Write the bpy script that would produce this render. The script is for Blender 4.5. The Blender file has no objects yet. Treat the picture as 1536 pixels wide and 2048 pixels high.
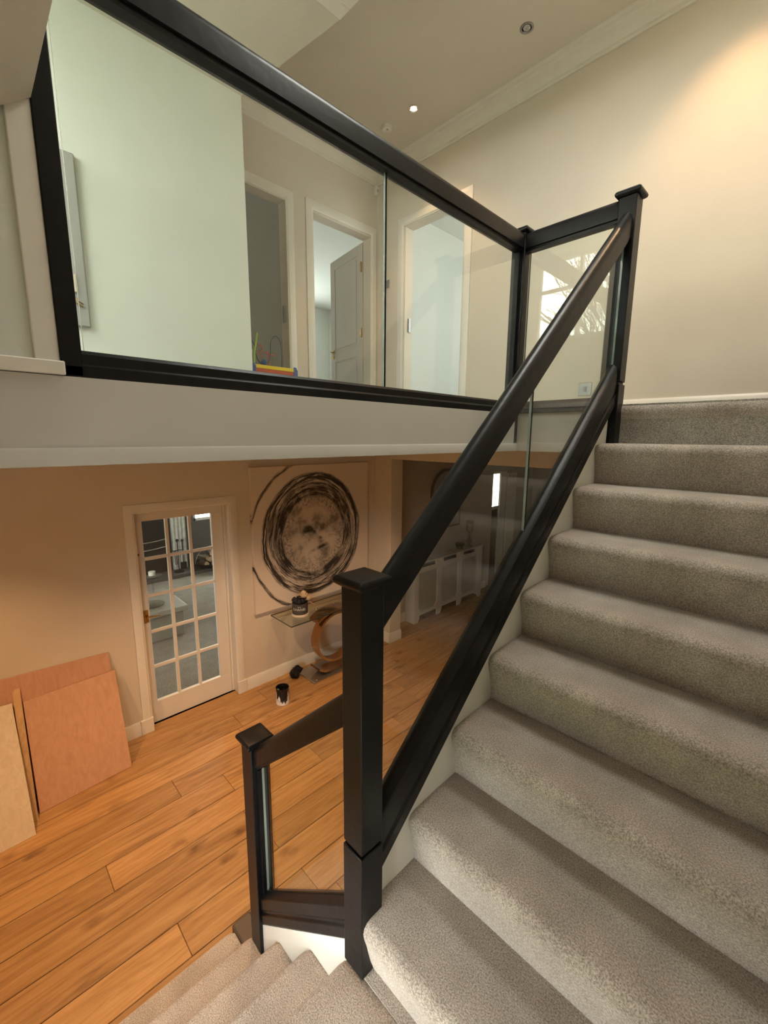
import bpy, bmesh, math, random
from mathutils import Vector, Matrix
random.seed(7)
S = bpy.context.scene
COL = S.collection
# ---------------------------------------------------------------- camera
cam = bpy.data.objects.new('camera', bpy.data.cameras.new('camera'))
COL.objects.link(cam); S.camera = cam
cam.data.sensor_fit = 'HORIZONTAL'; cam.data.sensor_width = 36.0
cam.data.lens = 863.0079 / 1536 * 36.0
cam.data.clip_start = 0.02; cam.data.clip_end = 200
yaw, pit, rol = 0.796239613, 0.173125655, 0.00769686777
fwd = Vector((-math.sin(yaw)*math.cos(pit), math.cos(yaw)*math.cos(pit), -math.sin(pit)))
rt0 = Vector((math.cos(yaw), math.sin(yaw), 0)); up0 = rt0.cross(fwd)
rt = rt0*math.cos(rol) + up0*math.sin(rol); up = up0*math.cos(rol) - rt0*math.sin(rol)
cam.matrix_world = Matrix(((rt.x, up.x, -fwd.x, 0), (rt.y, up.y, -fwd.y, 0), (rt.z, up.z, -fwd.z, 2.626), (0, 0, 0, 1)))
# ---------------------------------------------------------------- exposure, sky
S.view_settings.view_transform = 'Standard'; S.view_settings.look = 'None'
S.view_settings.gamma = 1.0; S.view_settings.use_curve_mapping = False
S.view_settings.exposure = 0.0
w = bpy.data.worlds.new('world'); S.world = w; w.use_nodes = True
bg = w.node_tree.nodes['Background']; bg.inputs[0].default_value = (1.0, 0.96, 0.895, 1); bg.inputs[1].default_value = 27.0

def area(name, loc, sx, sy, direction, power, color, portal=False, spread=None):
    l = bpy.data.lights.new(name, 'AREA'); l.shape = 'RECTANGLE'; l.size = sx; l.size_y = sy
    l.energy = power; l.color = color
    if portal: l.cycles.is_portal = True
    if spread: l.spread = spread
    o = bpy.data.objects.new(name, l); COL.objects.link(o); o.location = loc
    o.rotation_euler = Vector(direction).to_track_quat('-Z', 'Z').to_euler()
    return o
# portals fill the window and added rooflight openings so that the sky is sampled through them
area('window_portal', (-2.33, -1.19, 4.49), 1.72, 1.08, (0, 1, 0), 1, (1, 1, 1), True)
area('window_portal', (-0.75, -0.34, 1.29), 1.1, 0.68, (0, 1, 0), 1, (1, 1, 1), True)
area('window_portal', (-2.35, -0.10, 5.045), 0.9, 0.4, (0, 0, -1), 1, (1, 1, 1), True)
area('window_portal', (-.65, 1.98, 5.47), 0.88, 0.84, (0, 0, -1), 1, (1, 1, 1), True)
DAY = (0.96, 1.0, 0.97)
area('daylight_lamp', (-7.9, 4.4, 4.3), 1.6, 1.2, (1, 0, 0), 75, DAY)  # lamps added for daylight in the side rooms, no window built at these spots
area('daylight_lamp', (-1.52, 4.9, 4.2), 1.3, 1.2, (-1, 0, 0), 36, DAY)
area('daylight_lamp', (-6.0, -2.35, 1.5), 2.4, 1.3, (0, 1, 0), 38, DAY)
WARM = (1.0, 0.58, 0.27)

# ---------------------------------------------------------------- materials
def newmat(name):
    m = bpy.data.materials.new(name); m.use_nodes = True
    return m, m.node_tree.nodes, m.node_tree.links, m.node_tree.nodes['Principled BSDF']
def mat(name, col, rough=0.5, metal=0.0, var=0.0, vscale=6.0, bump=0.0, bscale=200.0, spec=0.5, coat=0.0, emit=None):
    m, N, L, b = newmat(name)
    b.inputs['Roughness'].default_value = rough; b.inputs['Metallic'].default_value = metal
    b.inputs['Specular IOR Level'].default_value = spec; b.inputs['Coat Weight'].default_value = coat
    tc = N.new('ShaderNodeTexCoord')
    n = N.new('ShaderNodeTexNoise'); n.inputs['Scale'].default_value = vscale; n.inputs['Detail'].default_value = 4
    L.new(tc.outputs['Object'], n.inputs['Vector'])
    r = N.new('ShaderNodeValToRGB'); v = max(var, 0.015)
    r.color_ramp.elements[0].position = .3; r.color_ramp.elements[1].position = .7
    r.color_ramp.elements[0].color = tuple(c*(1-v) for c in col) + (1,)
    r.color_ramp.elements[1].color = tuple(min(1, c*(1+v)) for c in col) + (1,)
    L.new(n.outputs[0], r.inputs[0]); L.new(r.outputs[0], b.inputs['Base Color'])
    if bump:
        n2 = N.new('ShaderNodeTexNoise'); n2.inputs['Scale'].default_value = bscale; n2.inputs['Detail'].default_value = 3
        L.new(tc.outputs['Object'], n2.inputs['Vector'])
        bp = N.new('ShaderNodeBump'); bp.inputs['Strength'].default_value = bump; bp.inputs['Distance'].default_value = 0.004
        L.new(n2.outputs[0], bp.inputs['Height']); L.new(bp.outputs[0], b.inputs['Normal'])
    if emit:
        b.inputs['Emission Color'].default_value = tuple(emit[:3]) + (1,); b.inputs['Emission Strength'].default_value = emit[3]
    return m
WALL = mat('cream_wall_paint', (0.68, 0.615, 0.515), 0.75, bump=0.15, bscale=90, var=.02, vscale=3)
WALLG = mat('pale_landing_paint', (0.72, 0.75, 0.685), 0.6, bump=0.1, bscale=90)
CEIL = mat('ceiling_paint', (0.69, 0.65, 0.56), 0.85, bump=0.2, bscale=60, var=.02, vscale=3)
WHITE = mat('white_gloss_paint', (0.80, 0.77, 0.71), 0.38, bump=0.08, bscale=40, var=.02)
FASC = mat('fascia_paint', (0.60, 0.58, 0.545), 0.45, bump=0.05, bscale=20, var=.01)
STRING = mat('white_string_paint', (0.76, 0.75, 0.70), 0.45, bump=0.1, bscale=30, var=.02)
BLACK = mat('black_satin_paint', (0.006, 0.006, 0.007), 0.36, bump=0.2, bscale=30, var=.3, vscale=20, spec=.25)
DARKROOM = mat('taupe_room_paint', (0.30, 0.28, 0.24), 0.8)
BLUEROOM = mat('pale_room_paint', (0.68, 0.69, 0.64), 0.7)
BRASS = mat('aged_brass', (0.45, 0.30, 0.11), 0.3, 1.0, var=.3, vscale=60)
CHROME = mat('polished_chrome', (0.75, 0.72, 0.68), 0.08, 1.0)
STEEL = mat('brushed_steel', (0.35, 0.35, 0.36), 0.35, 1.0)
PLASTIC = mat('white_plastic', (0.75, 0.73, 0.68), 0.35)
GREYP = mat('grey_panel_paint', (0.36, 0.36, 0.34), 0.45, bump=.2, bscale=300)
IRON = mat('black_iron', (0.010, 0.010, 0.010), 0.6)
SLATE = mat('hearth_slate', (0.10, 0.095, 0.09), 0.5, var=.25)
CHARCOAL = mat('charcoal_wall', (0.11, 0.105, 0.095), 0.8)
STONEW = mat('white_surround', (0.55, 0.55, 0.52), 0.6, var=.15, vscale=12)
LOGM = mat('cut_log_wood', (0.50, 0.36, 0.23), 0.8, var=.25, vscale=30)
BARK = mat('log_bark', (0.09, 0.07, 0.05), 0.9, var=.4, vscale=40)
TREEB = mat('tree_bark', (0.12, 0.10, 0.08), 0.9, var=.3)
RAG = mat('black_cloth', (0.004, 0.004, 0.004), 0.9)

def carpet(name, ca, cb, pscale=1.0):
    m, N, L, b = newmat(name)
    b.inputs['Roughness'].default_value = 0.95; b.inputs['Specular IOR Level'].default_value = 0.15
    b.inputs['Sheen Weight'].default_value = 0.35; b.inputs['Sheen Roughness'].default_value = 0.5
    tc = N.new('ShaderNodeTexCoord')
    fine = N.new('ShaderNodeTexNoise'); fine.inputs['Scale'].default_value = 230*pscale; fine.inputs['Detail'].default_value = 3; fine.inputs['Roughness'].default_value = .7
    big = N.new('ShaderNodeTexNoise'); big.inputs['Scale'].default_value = 7; big.inputs['Detail'].default_value = 5
    for n in (fine, big): L.new(tc.outputs['Object'], n.inputs['Vector'])
    r = N.new('ShaderNodeValToRGB'); r.color_ramp.elements[0].position = .36; r.color_ramp.elements[1].position = .64
    r.color_ramp.elements[0].color = ca + (1,); r.color_ramp.elements[1].color = cb + (1,)
    L.new(fine.outputs[0], r.inputs[0])
    r2 = N.new('ShaderNodeValToRGB'); r2.color_ramp.elements[0].position = .35; r2.color_ramp.elements[1].position = .65
    r2.color_ramp.elements[0].color = (.78, .77, .76, 1); r2.color_ramp.elements[1].color = (1, 1, 1, 1)
    L.new(big.outputs[0], r2.inputs[0])
    mx = N.new('ShaderNodeMix'); mx.data_type = 'RGBA'; mx.blend_type = 'MULTIPLY'; mx.inputs[0].default_value = 1
    L.new(r.outputs[0], mx.inputs[6]); L.new(r2.outputs[0], mx.inputs[7]); L.new(mx.outputs[2], b.inputs['Base Color'])
    bp = N.new('ShaderNodeBump'); bp.inputs['Strength'].default_value = 1.0; bp.inputs['Distance'].default_value = 0.006
    L.new(fine.outputs[0], bp.inputs['Height']); L.new(bp.outputs[0], b.inputs['Normal'])
    return m
CARPET = carpet('stair_carpet', (0.285, 0.24, 0.205), (0.76, 0.67, 0.595))
LCARPET = carpet('lounge_carpet', (0.17, 0.145, 0.115), (0.34, 0.30, 0.25), .3)

def glass(name, tint=(.95, .975, .965), rough=0.0):
    m = bpy.data.materials.new(name); m.use_nodes = True
    N = m.node_tree.nodes; L = m.node_tree.links; N.clear()
    out = N.new('ShaderNodeOutputMaterial'); mix = N.new('ShaderNodeMixShader')
    tr = N.new('ShaderNodeBsdfTransparent'); tr.inputs[0].default_value = tint + (1,)
    gl = N.new('ShaderNodeBsdfGlossy'); gl.inputs['Roughness'].default_value = rough
    fr = N.new('ShaderNodeFresnel'); geo = N.new('ShaderNodeNewGeometry')
    mr = N.new('ShaderNodeMapRange'); mr.inputs['To Min'].default_value = 1.5; mr.inputs['To Max'].default_value = 1/1.5
    L.new(geo.outputs['Backfacing'], mr.inputs['Value']); L.new(mr.outputs[0], fr.inputs['IOR'])
    L.new(fr.outputs[0], mix.inputs[0]); L.new(tr.outputs[0], mix.inputs[1]); L.new(gl.outputs[0], mix.inputs[2])
    L.new(mix.outputs[0], out.inputs[0])
    return m
GLASS = glass('clear_glass'); GLASSG = glass('console_glass', (.86, .88, .83))
EDGE = mat('polished_glass_edge', (0.30, 0.36, 0.34), 0.12, 0.0, spec=.9)

def wood(name, base, dark, light, axis=1, knots=True, rough=.42, rnd=True):
    m, N, L, b = newmat(name)
    b.inputs['Roughness'].default_value = rough
    tc = N.new('ShaderNodeTexCoord'); mp = N.new('ShaderNodeMapping')
    s = [14.0, 14.0, 14.0]; s[axis] = 1.1; mp.inputs['Scale'].default_value = s
    oi = N.new('ShaderNodeObjectInfo'); ad = N.new('ShaderNodeVectorMath'); ad.operation = 'ADD'
    sc = N.new('ShaderNodeVectorMath'); sc.operation = 'SCALE'; sc.inputs['Scale'].default_value = 37.0
    cx = N.new('ShaderNodeCombineXYZ'); L.new(oi.outputs['Random'], cx.inputs[0]); L.new(oi.outputs['Random'], cx.inputs[1])
    L.new(cx.outputs[0], sc.inputs[0]); L.new(tc.outputs['Object'], ad.inputs[0]); L.new(sc.outputs[0], ad.inputs[1])
    L.new(ad.outputs[0], mp.inputs['Vector'])
    g = N.new('ShaderNodeTexNoise'); g.inputs['Scale'].default_value = 1.6; g.inputs['Detail'].default_value = 8; g.inputs['Distortion'].default_value = 1.3; g.inputs['Roughness'].default_value = .62
    L.new(mp.outputs[0], g.inputs['Vector'])
    r = N.new('ShaderNodeValToRGB'); e = r.color_ramp.elements
    e[0].position = .28; e[0].color = dark + (1,); e[1].position = .72; e[1].color = light + (1,)
    x = e.new(.5); x.color = base + (1,)
    L.new(g.outputs[0], r.inputs[0]); last = r.outputs[0]
    if rnd:
        hv = N.new('ShaderNodeHueSaturation'); mr = N.new('ShaderNodeMapRange'); mr.inputs['To Min'].default_value = .82; mr.inputs['To Max'].default_value = 1.12
        L.new(oi.outputs['Random'], mr.inputs['Value']); L.new(mr.outputs[0], hv.inputs['Value']); L.new(last, hv.inputs['Color']); last = hv.outputs[0]
    if knots:
        mp2 = N.new('ShaderNodeMapping'); s2 = [5.0, 5.0, 5.0]; s2[axis] = 2.6; mp2.inputs['Scale'].default_value = s2
        L.new(ad.outputs[0], mp2.inputs['Vector'])
        wn = N.new('ShaderNodeTexNoise'); wn.inputs['Scale'].default_value = 2.5
        L.new(mp2.outputs[0], wn.inputs['Vector'])
        am = N.new('ShaderNodeVectorMath'); am.operation = 'MULTIPLY_ADD'; am.inputs[1].default_value = (.5, .5, .5)
        L.new(wn.outputs['Color'], am.inputs[0]); L.new(mp2.outputs[0], am.inputs[2])
        vo = N.new('ShaderNodeTexVoronoi'); vo.inputs['Scale'].default_value = .95; vo.inputs['Randomness'].default_value = 1
        L.new(am.outputs[0], vo.inputs['Vector'])
        kr = N.new('ShaderNodeValToRGB'); kr.color_ramp.elements[0].position = .03; kr.color_ramp.elements[0].color = (.28, .20, .14, 1)
        kr.color_ramp.elements[1].position = .20; kr.color_ramp.elements[1].color = (1, 1, 1, 1)
        L.new(vo.outputs['Distance'], kr.inputs[0])
        mx = N.new('ShaderNodeMix'); mx.data_type = 'RGBA'; mx.blend_type = 'MULTIPLY'; mx.inputs[0].default_value = .8
        L.new(last, mx.inputs[6]); L.new(kr.outputs[0], mx.inputs[7]); last = mx.outputs[2]
    L.new(last, b.inputs['Base Color'])
    bp = N.new('ShaderNodeBump'); bp.inputs['Strength'].default_value = .12; bp.inputs['Distance'].default_value = .003
    L.new(g.outputs[0], bp.inputs['Height']); L.new(bp.outputs[0], b.inputs['Normal'])
    return m
OAK = wood('oak_plank', (0.44, 0.245, 0.098), (0.27, 0.14, 0.052), (0.57, 0.35, 0.155))
PINKPLY = wood('pink_plywood', (0.55, 0.31, 0.20), (0.49, 0.27, 0.17), (0.60, 0.35, 0.235), axis=2, knots=False, rough=.7, rnd=False)
PALEPLY = wood('pale_plywood', (0.64, 0.54, 0.42), (0.58, 0.47, 0.35), (0.70, 0.61, 0.50), axis=2, knots=False, rough=.7, rnd=False)
PINE = wood('pine_batten', (0.58, 0.37, 0.19), (0.45, 0.27, 0.13), (0.66, 0.44, 0.24), axis=2, knots=False, rough=.6, rnd=False)
TABLEW = mat('stone_coffee_table', (0.34, 0.32, 0.28), 0.45, var=.1)

def pz(y): return 1.0 + (y-.737)*.8958
# ---------------------------------------------------------------- mesh helpers
class MB:
    def __init__(s): s.b = bmesh.new(); s.mi = 0
    def _f(s, vs, smooth=False):
        try: f = s.b.faces.new(vs)
        except ValueError: return
        f.material_index = s.mi; f.smooth = smooth; return f
    def box(s, lo, hi):
        x0, y0, z0 = lo; x1, y1, z1 = hi
        v = [s.b.verts.new(p) for p in ((x0,y0,z0),(x1,y0,z0),(x1,y1,z0),(x0,y1,z0),(x0,y0,z1),(x1,y0,z1),(x1,y1,z1),(x0,y1,z1))]
        for i in ((0,3,2,1),(4,5,6,7),(0,1,5,4),(1,2,6,5),(2,3,7,6),(3,0,4,7)): s._f([v[k] for k in i])
        return s
    def loft(s, rings, closed=False, caps=True, smooth=True):
        R = [[s.b.verts.new(p) for p in r] for r in rings]; n = len(R[0]); m = len(R)
        for i in range(m if closed else m-1):
            a, b2 = R[i], R[(i+1) % m]
            for k in range(n): s._f([a[k], a[(k+1) % n], b2[(k+1) % n], b2[k]], smooth)
        if caps and not closed: s._f(R[0][::-1]); s._f(R[-1])
        return s
    def prism(s, poly, axis, a, b, smooth=False):
        def P(u, v, t): return {0: (t, u, v), 1: (u, t, v), 2: (u, v, t)}[axis]
        return s.loft([[P(u, v, a) for u, v in poly], [P(u, v, b) for u, v in poly]], smooth=smooth)
    def run(s, prof, p0, p1, side, upv=(0, 0, 1), smooth=False):
        side = Vector(side); upv = Vector(upv); p0 = Vector(p0); p1 = Vector(p1)
        return s.loft([[p + side*u + upv*v for u, v in prof] for p in (p0, p1)], smooth=smooth)
    def tube(s, pts, r, n=8, closed=False, smooth=True):
        pts = [Vector(p) for p in pts]; rs = r if isinstance(r, (list, tuple)) else [r]*len(pts)
        rings = []; m = len(pts); ref = None
        for i, p in enumerate(pts):
            t = (pts[(i+1) % m] if (closed or i < m-1) else p) - (pts[i-1] if (closed or i > 0) else p)
            t.normalize()
            if ref is None: ref = Vector((0, 0, 1)) if abs(t.z) < .9 else Vector((1, 0, 0))
            a = (ref - t*ref.dot(t)).normalized(); b2 = t.cross(a); ref = a
            rings.append([p + (a*math.cos(2*math.pi*k/n) + b2*math.sin(2*math.pi*k/n))*rs[i] for k in range(n)])
        return s.loft(rings, closed, smooth=smooth)
    def lathe(s, prof, c=(0, 0, 0), n=24, axis=(0, 0, 1), smooth=True):
        q = Vector((0, 0, 1)).rotation_difference(Vector(axis)); c = Vector(c)
        return s.loft([[c + q @ Vector((max(r, 1e-4)*math.cos(2*math.pi*k/n), max(r, 1e-4)*math.sin(2*math.pi*k/n), h)) for k in range(n)] for r, h in prof], smooth=smooth)
    def ball(s, c, r, n=12, m=8):
        return s.lathe([(r*math.sin(math.pi*i/m), -r*math.cos(math.pi*i/m)) for i in range(m+1)], c, n)
    def build(s, name, mats, parent=None, org=(0, 0, 0), bevel=0, seg=2):
        bmesh.ops.recalc_face_normals(s.b, faces=s.b.faces)
        org = Vector(org)
        root = parent
        while root is not None and root.parent: root = root.parent
        if root is not None: org = Vector(root.location)
        bmesh.ops.translate(s.b, verts=s.b.verts, vec=-org)
        me = bpy.data.meshes.new(name); s.b.to_mesh(me); s.b.free()
        me.set_sharp_from_angle(angle=math.radians(36))
        for x in (mats if isinstance(mats, (list, tuple)) else [mats]): me.materials.append(x)
        o = bpy.data.objects.new(name, me); COL.objects.link(o)
        if parent: o.parent = parent
        else: o.location = org
        if bevel:
            bm = o.modifiers.new('bevel', 'BEVEL'); bm.width = bevel; bm.segments = seg; bm.limit_method = 'ANGLE'; bm.angle_limit = math.radians(40)
            bm.harden_normals = False
        return o
def thing(name, label, cat, loc, group=None):
    o = bpy.data.objects.new(name, None); o.empty_display_size = .05; COL.objects.link(o)
    o.location = loc; o['label'] = label; o['category'] = cat
    if group: o['group'] = group
    return o
def tag(o, label, cat, group=None):
    o['label'] = label; o['category'] = cat
    if group: o['group'] = group
    return o
def copy_thing(o, loc, label):
    c = o.copy(); COL.objects.link(c); c.location = loc; c['label'] = label
    for ch in list(o.children):
        d = ch.copy(); COL.objects.link(d); d.parent = c
    return c
def struct(o): o['kind'] = 'structure'; return o
def sbox(name, lo, hi, m, bevel=0): return struct(MB().box(lo, hi).build(name, m, bevel=bevel))
def part(name, lo, hi, m, parent, bevel=0): return MB().box(lo, hi).build(name, m, parent, bevel=bevel)

# ================================================================ SETTING
UF = 2.8; UC = 5.446; LC = 5.04        # upper floor, upper ceiling, lower part of upper ceiling
XB = -1.35                              # outer face of the landing edge
# floor with planks
fl = sbox('floor', (-4.02, -1.2, -0.12), (0.30, 8.6, -0.018), mat('subfloor', (0.05, .03, .02), .9))
pw = 0.2125; rnd = random.Random(3); plank_meshes = {}
def plank(x0, y0, y1):
    m = MB(); m.box((x0+.0018, y0+.0010, -0.018), (x0+pw-.0018, y1-.0010, 0.0))
    return m.build('plank', OAK, fl, bevel=0.0025, seg=1)
xx = -1.735 - pw*11
cuts = {-3.435: [.374], -3.647: [2.56]}
while xx < -0.9:
    y = -1.2 - rnd.uniform(0, 1.6)
    x0 = xx
    if x0 + pw > -4.05:
        ys = [-1.2]; y += 1.9
        while y < 8.4:
            if y > -1.0: ys.append(y)
            y += rnd.choice([1.9, 1.9, 1.5, 1.2])
        ys.append(8.6)
        for a, b in zip(ys, ys[1:]): plank(x0, a, b)
    xx += pw
# lower walls
sbox('wall_left', (-4.07, -1.2, -.02), (-3.95, 0.965, 2.546), WALL)
sbox('wall_left', (-4.07, 0.965, 2.03), (-3.95, 1.80, 2.546), WALL)
sbox('wall_left', (-4.07, 1.80, -.02), (-3.95, 3.70, 2.546), WALL)
sbox('wall_left', (-4.07, 3.70, -.02), (-3.66, 3.90, 2.546), WALL, .004)          # pier
sbox('trim_1', (-3.66, 3.70, 2.36), (0.16, 3.90, 2.546), WALL)                       # header beam
HALL = mat('hall_wall_paint', (0.50, 0.46, 0.40), 0.8, var=.03)
sbox('wall_hall', (-4.12, 3.90, -.02), (-4.0, 6.55, 2.45), HALL)
sbox('wall_hall', (-4.40, 6.43, -.02), (-4.12, 6.55, 2.45), HALL)
sbox('wall_hall', (-4.40, 6.55, 2.0), (-4.25, 8.5, 2.45), HALL)
sbox('wall_hall', (-4.40, 7.19, 0), (-4.25, 8.5, 2.0), HALL)
sbox('wall_hall', (-4.40, 6.55, 0), (-4.25, 6.86, 2.0), HALL)
sbox('wall_hall', (-4.40, 6.86, 0), (-4.34, 7.19, 1.29), HALL)  # box added behind the hall door to stop lamp light leaking past it
sbox('wall_hall', (-4.40, 8.5, -.02), (-0.85, 8.6, 2.45), HALL)
sbox('wall_hall_floor', (-4.45, 6.43, -.1), (-4.0, 8.5, 0), OAK).name = 'floor'
sbox('ceiling', (-4.25, 3.90, 2.45), (0.16, 8.6, 2.546), HALL)
sbox('wall_near', (-4.07, -1.32, -.12), (XB-.12, -1.2, 2.546), WALL)
# skirting boards
def skirt(name, p0, p1, n, h=.13, t=.018):
    prof = [(0, 0), (t, 0), (t, h-.02), (t*.55, h-.006), (t*.4, h), (0, h)]
    return struct(MB().run(prof, p0, p1, n).build(name, WHITE))
skirt('baseboard_left', (-3.95, -1.2, 0), (-3.95, 0.875, 0), (1, 0, 0))
skirt('baseboard_left', (-3.95, 1.875, 0), (-3.95, 3.70, 0), (1, 0, 0))
skirt('baseboard_pier', (-3.95, 3.70, 0), (-3.642, 3.70, 0), (0, -1, 0))
skirt('baseboard_pier', (-3.66, 3.682, 0), (-3.66, 3.90, 0), (1, 0, 0))
skirt('baseboard_hall', (-4.0, 3.90, 0), (-4.0, 6.43, 0), (1, 0, 0))
skirt('baseboard_hall', (-4.25, 7.42, 0), (-4.25, 8.5, 0), (1, 0, 0))
skirt('baseboard_end', (-2.56, 3.64, UF), (0.16, 3.64, UF), (0, -1, 0), .113)
skirt('baseboard_end', (-3.87, 3.64, UF), (-3.53, 3.64, UF), (0, -1, 0), .113)
skirt('baseboard_upper_left', (-3.87, 2.545, UF), (-3.87, 2.68, UF), (1, 0, 0), .113)
# storey slab / upper floor
UFM = carpet('landing_carpet', (0.22, 0.195, 0.165), (0.60, 0.555, 0.49))
sbox('ceiling_lower', (-4.07, -1.32, 2.546), (XB-.02, 3.90, 2.60), CEIL).name = 'ceiling'
sbox('ceiling', (XB-.02, 2.49, 2.546), (0.16, 3.90, 2.60), CEIL)
struct(MB().box((-8.2, -1.32, 2.60), (XB-.02, 6.2, UF)).box((XB-.02, 2.49, 2.60), (-0.10, 6.2, UF)).build('floor_upper', UFM))
sbox('floor_upper', (-0.81, 2.56, 2.60), (0.16, 6.2, UF), UFM)
# white fascia round the opening, with a bead along its lower edge
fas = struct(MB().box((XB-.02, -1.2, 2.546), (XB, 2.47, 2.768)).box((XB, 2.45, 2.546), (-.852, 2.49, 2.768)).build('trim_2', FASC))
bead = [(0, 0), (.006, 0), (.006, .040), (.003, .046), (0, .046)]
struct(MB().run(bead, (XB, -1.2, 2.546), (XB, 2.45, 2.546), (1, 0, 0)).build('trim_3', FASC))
# wall left of the balustrade (plane of the landing edge)
sbox('wall_side', (XB-.12, -1.2, 2.80), (XB-.012, 0.17, 3.42), WALLG)
sbox('trim_4', (XB-.09, 0.155, 2.80), (XB-.004, 0.205, 3.42), WHITE, .003)
sbox('trim_5', (XB-.02, -1.2, 2.770), (XB+.008, 0.212, 2.803), WHITE, .003)
sbox('wall_side', (XB-.12, -1.2, 3.42), (XB-.001, 0.205, UC), WALLG)
# sloping soffit and the wall rising from its lip
struct(MB().prism([(0.206, 3.367), (0.206, UC), (-0.6, UC), (-0.6, 2.78)], 0, XB-.001, 0.16).build('wall_soffit', CEIL))
# wall behind the camera with the low landing window
sbox('wall_back', (XB-.12, -0.47, -.02), (0.28, -0.35, .95), WALL)
sbox('wall_back', (XB-.12, -0.47, .95), (-1.30, -0.35, 3.0), WALL)
sbox('wall_back', (-.20, -0.47, .95), (0.28, -0.35, 3.0), WALL)
sbox('wall_back', (-1.30, -0.47, 1.63), (-.20, -0.35, 3.0), WALL)
sbox('wall_back', (-4.07, -0.47, -.02), (XB-.12, -0.35, 2.546), WALL)
w2 = struct(MB().box((-1.30, -.45, .95), (-1.26, -.40, 1.63)).box((-.24, -.45, .95), (-.20, -.40, 1.63)).box((-1.30, -.45, .95), (-.20, -.40, .99)).box((-1.30, -.45, 1.59), (-.20, -.40, 1.63)).build('window_2', WHITE))
part('pane', (-1.26, -.43, .99), (-.24, -.424, 1.59), GLASS, w2)
# right wall
sbox('wall_right', (0.16, -0.47, -.02), (0.28, 3.76, UC), WALL)
# understairs spandrel
struct(MB().prism([(.81, 0), (2.48, 0), (2.48, pz(2.48)-.31), (.81, pz(.81)-.31)], 0, -.85, -.82).build('wall_spandrel', WALL))
sbox('wall_spandrel', (-.85, 2.49, 0), (-.73, 8.5, 2.546), HALL)
# upper left wall (bright) with gable window wall behind
XW = -3.30; YW = 1.752
sbox('wall_upper_left', (XW-.12, -1.2, UF), (XW, YW, UC), WALLG)
sbox('wall_upper_left', (-3.99, YW-.12, UF), (XW-.12, YW, UC), WALL)
sbox('wall_gable', (XW, -1.32, UF), (XB, -1.2, 3.95), WALLG)
sbox('wall_gable', (XW, -1.32, 3.95), (-3.20, -1.2, UC), WALLG)
sbox('wall_gable', (-1.46, -1.32, 3.95), (XB, -1.2, UC), WALLG)
w1 = MB()
for x in (-3.20, -2.63, -2.06, -1.50): w1.box((x, -1.30, 3.95), (x+.045, -1.24, LC))
w1.box((-3.20, -1.30, 3.95), (-1.46, -1.24, 4.0)).box((-3.20, -1.30, LC-.04), (-1.46, -1.24, LC)).box((-3.20, -1.30, 4.62), (-1.46, -1.24, 4.66))
w1 = struct(w1.build('window_1', WHITE))
for x in (-3.16, -2.59, -2.02): part('pane', (x, -1.275, 3.99), (x+.54, -1.269, 5.01), GLASS, w1)
# ceilings of the upper floor
struct(MB().prism([(XW-.1, .1), (XB, .1), (XB, 2.045), (-2.33, 1.898), (XW-.1, 1.738)], 2, LC, UC).build('ceiling', CEIL))
sbox('ceiling', (XW-.1, -1.32, LC), (XB, -.30, UC), CEIL); sbox('ceiling', (XW-.1, -.30, LC), (-2.80, .1, UC), CEIL); sbox('ceiling', (-1.90, -.30, LC), (XB, .1, UC), CEIL)
w5 = struct(MB().box((-2.84, -.34, UC+.10), (-1.86, -.28, UC+.16)).box((-2.84, .08, UC+.10), (-1.86, .14, UC+.16)).box((-2.84, -.28, UC+.10), (-2.78, .08, UC+.16)).box((-1.92, -.28, UC+.10), (-1.86, .08, UC+.16)).build('added_rooflight_1', WHITE))  # unseen rooflight, added to brighten the pale landing wall
part('pane', (-2.78, -.28, UC+.12), (-1.92, .08, UC+.13), GLASS, w5)
sbox('ceiling', (-3.99, .1, UC), (-1.1, 3.76, UC+.1), CEIL); sbox('ceiling', (-1.1, .1, UC), (0.28, 1.56, UC+.1), CEIL)
sbox('ceiling', (-1.1, 2.4, UC), (0.28, 3.76, UC+.1), CEIL); sbox('ceiling', (-.2, 1.56, UC), (0.28, 2.4, UC+.1), CEIL); sbox('ceiling', (-3.99, -1.32, UC), (0.28, -.30, UC+.1), CEIL)
sbox('ceiling', (-3.99, -.30, UC), (-2.80, .1, UC+.1), CEIL); sbox('ceiling', (-1.90, -.30, UC), (.28, .1, UC+.1), CEIL)
w6 = struct(MB().box((-1.14, 1.50, UC+.10), (-.16, 1.56, UC+.16)).box((-1.14, 2.4, UC+.10), (-.16, 2.46, UC+.16)).box((-1.14, 1.56, UC+.10), (-1.08, 2.4, UC+.16)).box((-.22, 1.56, UC+.10), (-.16, 2.4, UC+.16)).build('added_rooflight_2', WHITE))  # unseen rooflight over the stairs, added to light the upper treads from above
part('pane', (-1.08, 1.56, UC+.12), (-.22, 2.4, UC+.13), GLASS, w6)
# door wall (x = -3.87) with two openings, end wall (y = 3.64) with one
XD = -3.87
sbox('wall_door', (-3.99, 1.30, UF), (XD, 1.68, UC), WALL)
sbox('wall_door', (-3.99, 1.68, 4.80), (XD, 2.457, UC), WALL)
sbox('wall_door', (-3.99, 2.457, UF), (XD, 2.751, UC), WALL)
sbox('wall_door', (-3.99, 2.751, 4.80), (XD, 3.544, UC), WALL)
sbox('wall_door', (-3.99, 3.544, UF), (XD, 3.76, UC), WALL)
sbox('wall_end', (XD, 3.64, UF), (-3.422, 3.76, UC), WALL)
sbox('wall_end', (-3.422, 3.64, 4.80), (-2.64, 3.76, UC), WALL)
sbox('wall_end', (-2.64, 3.64, UF), (0.28, 3.76, UC), WALL)
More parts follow.
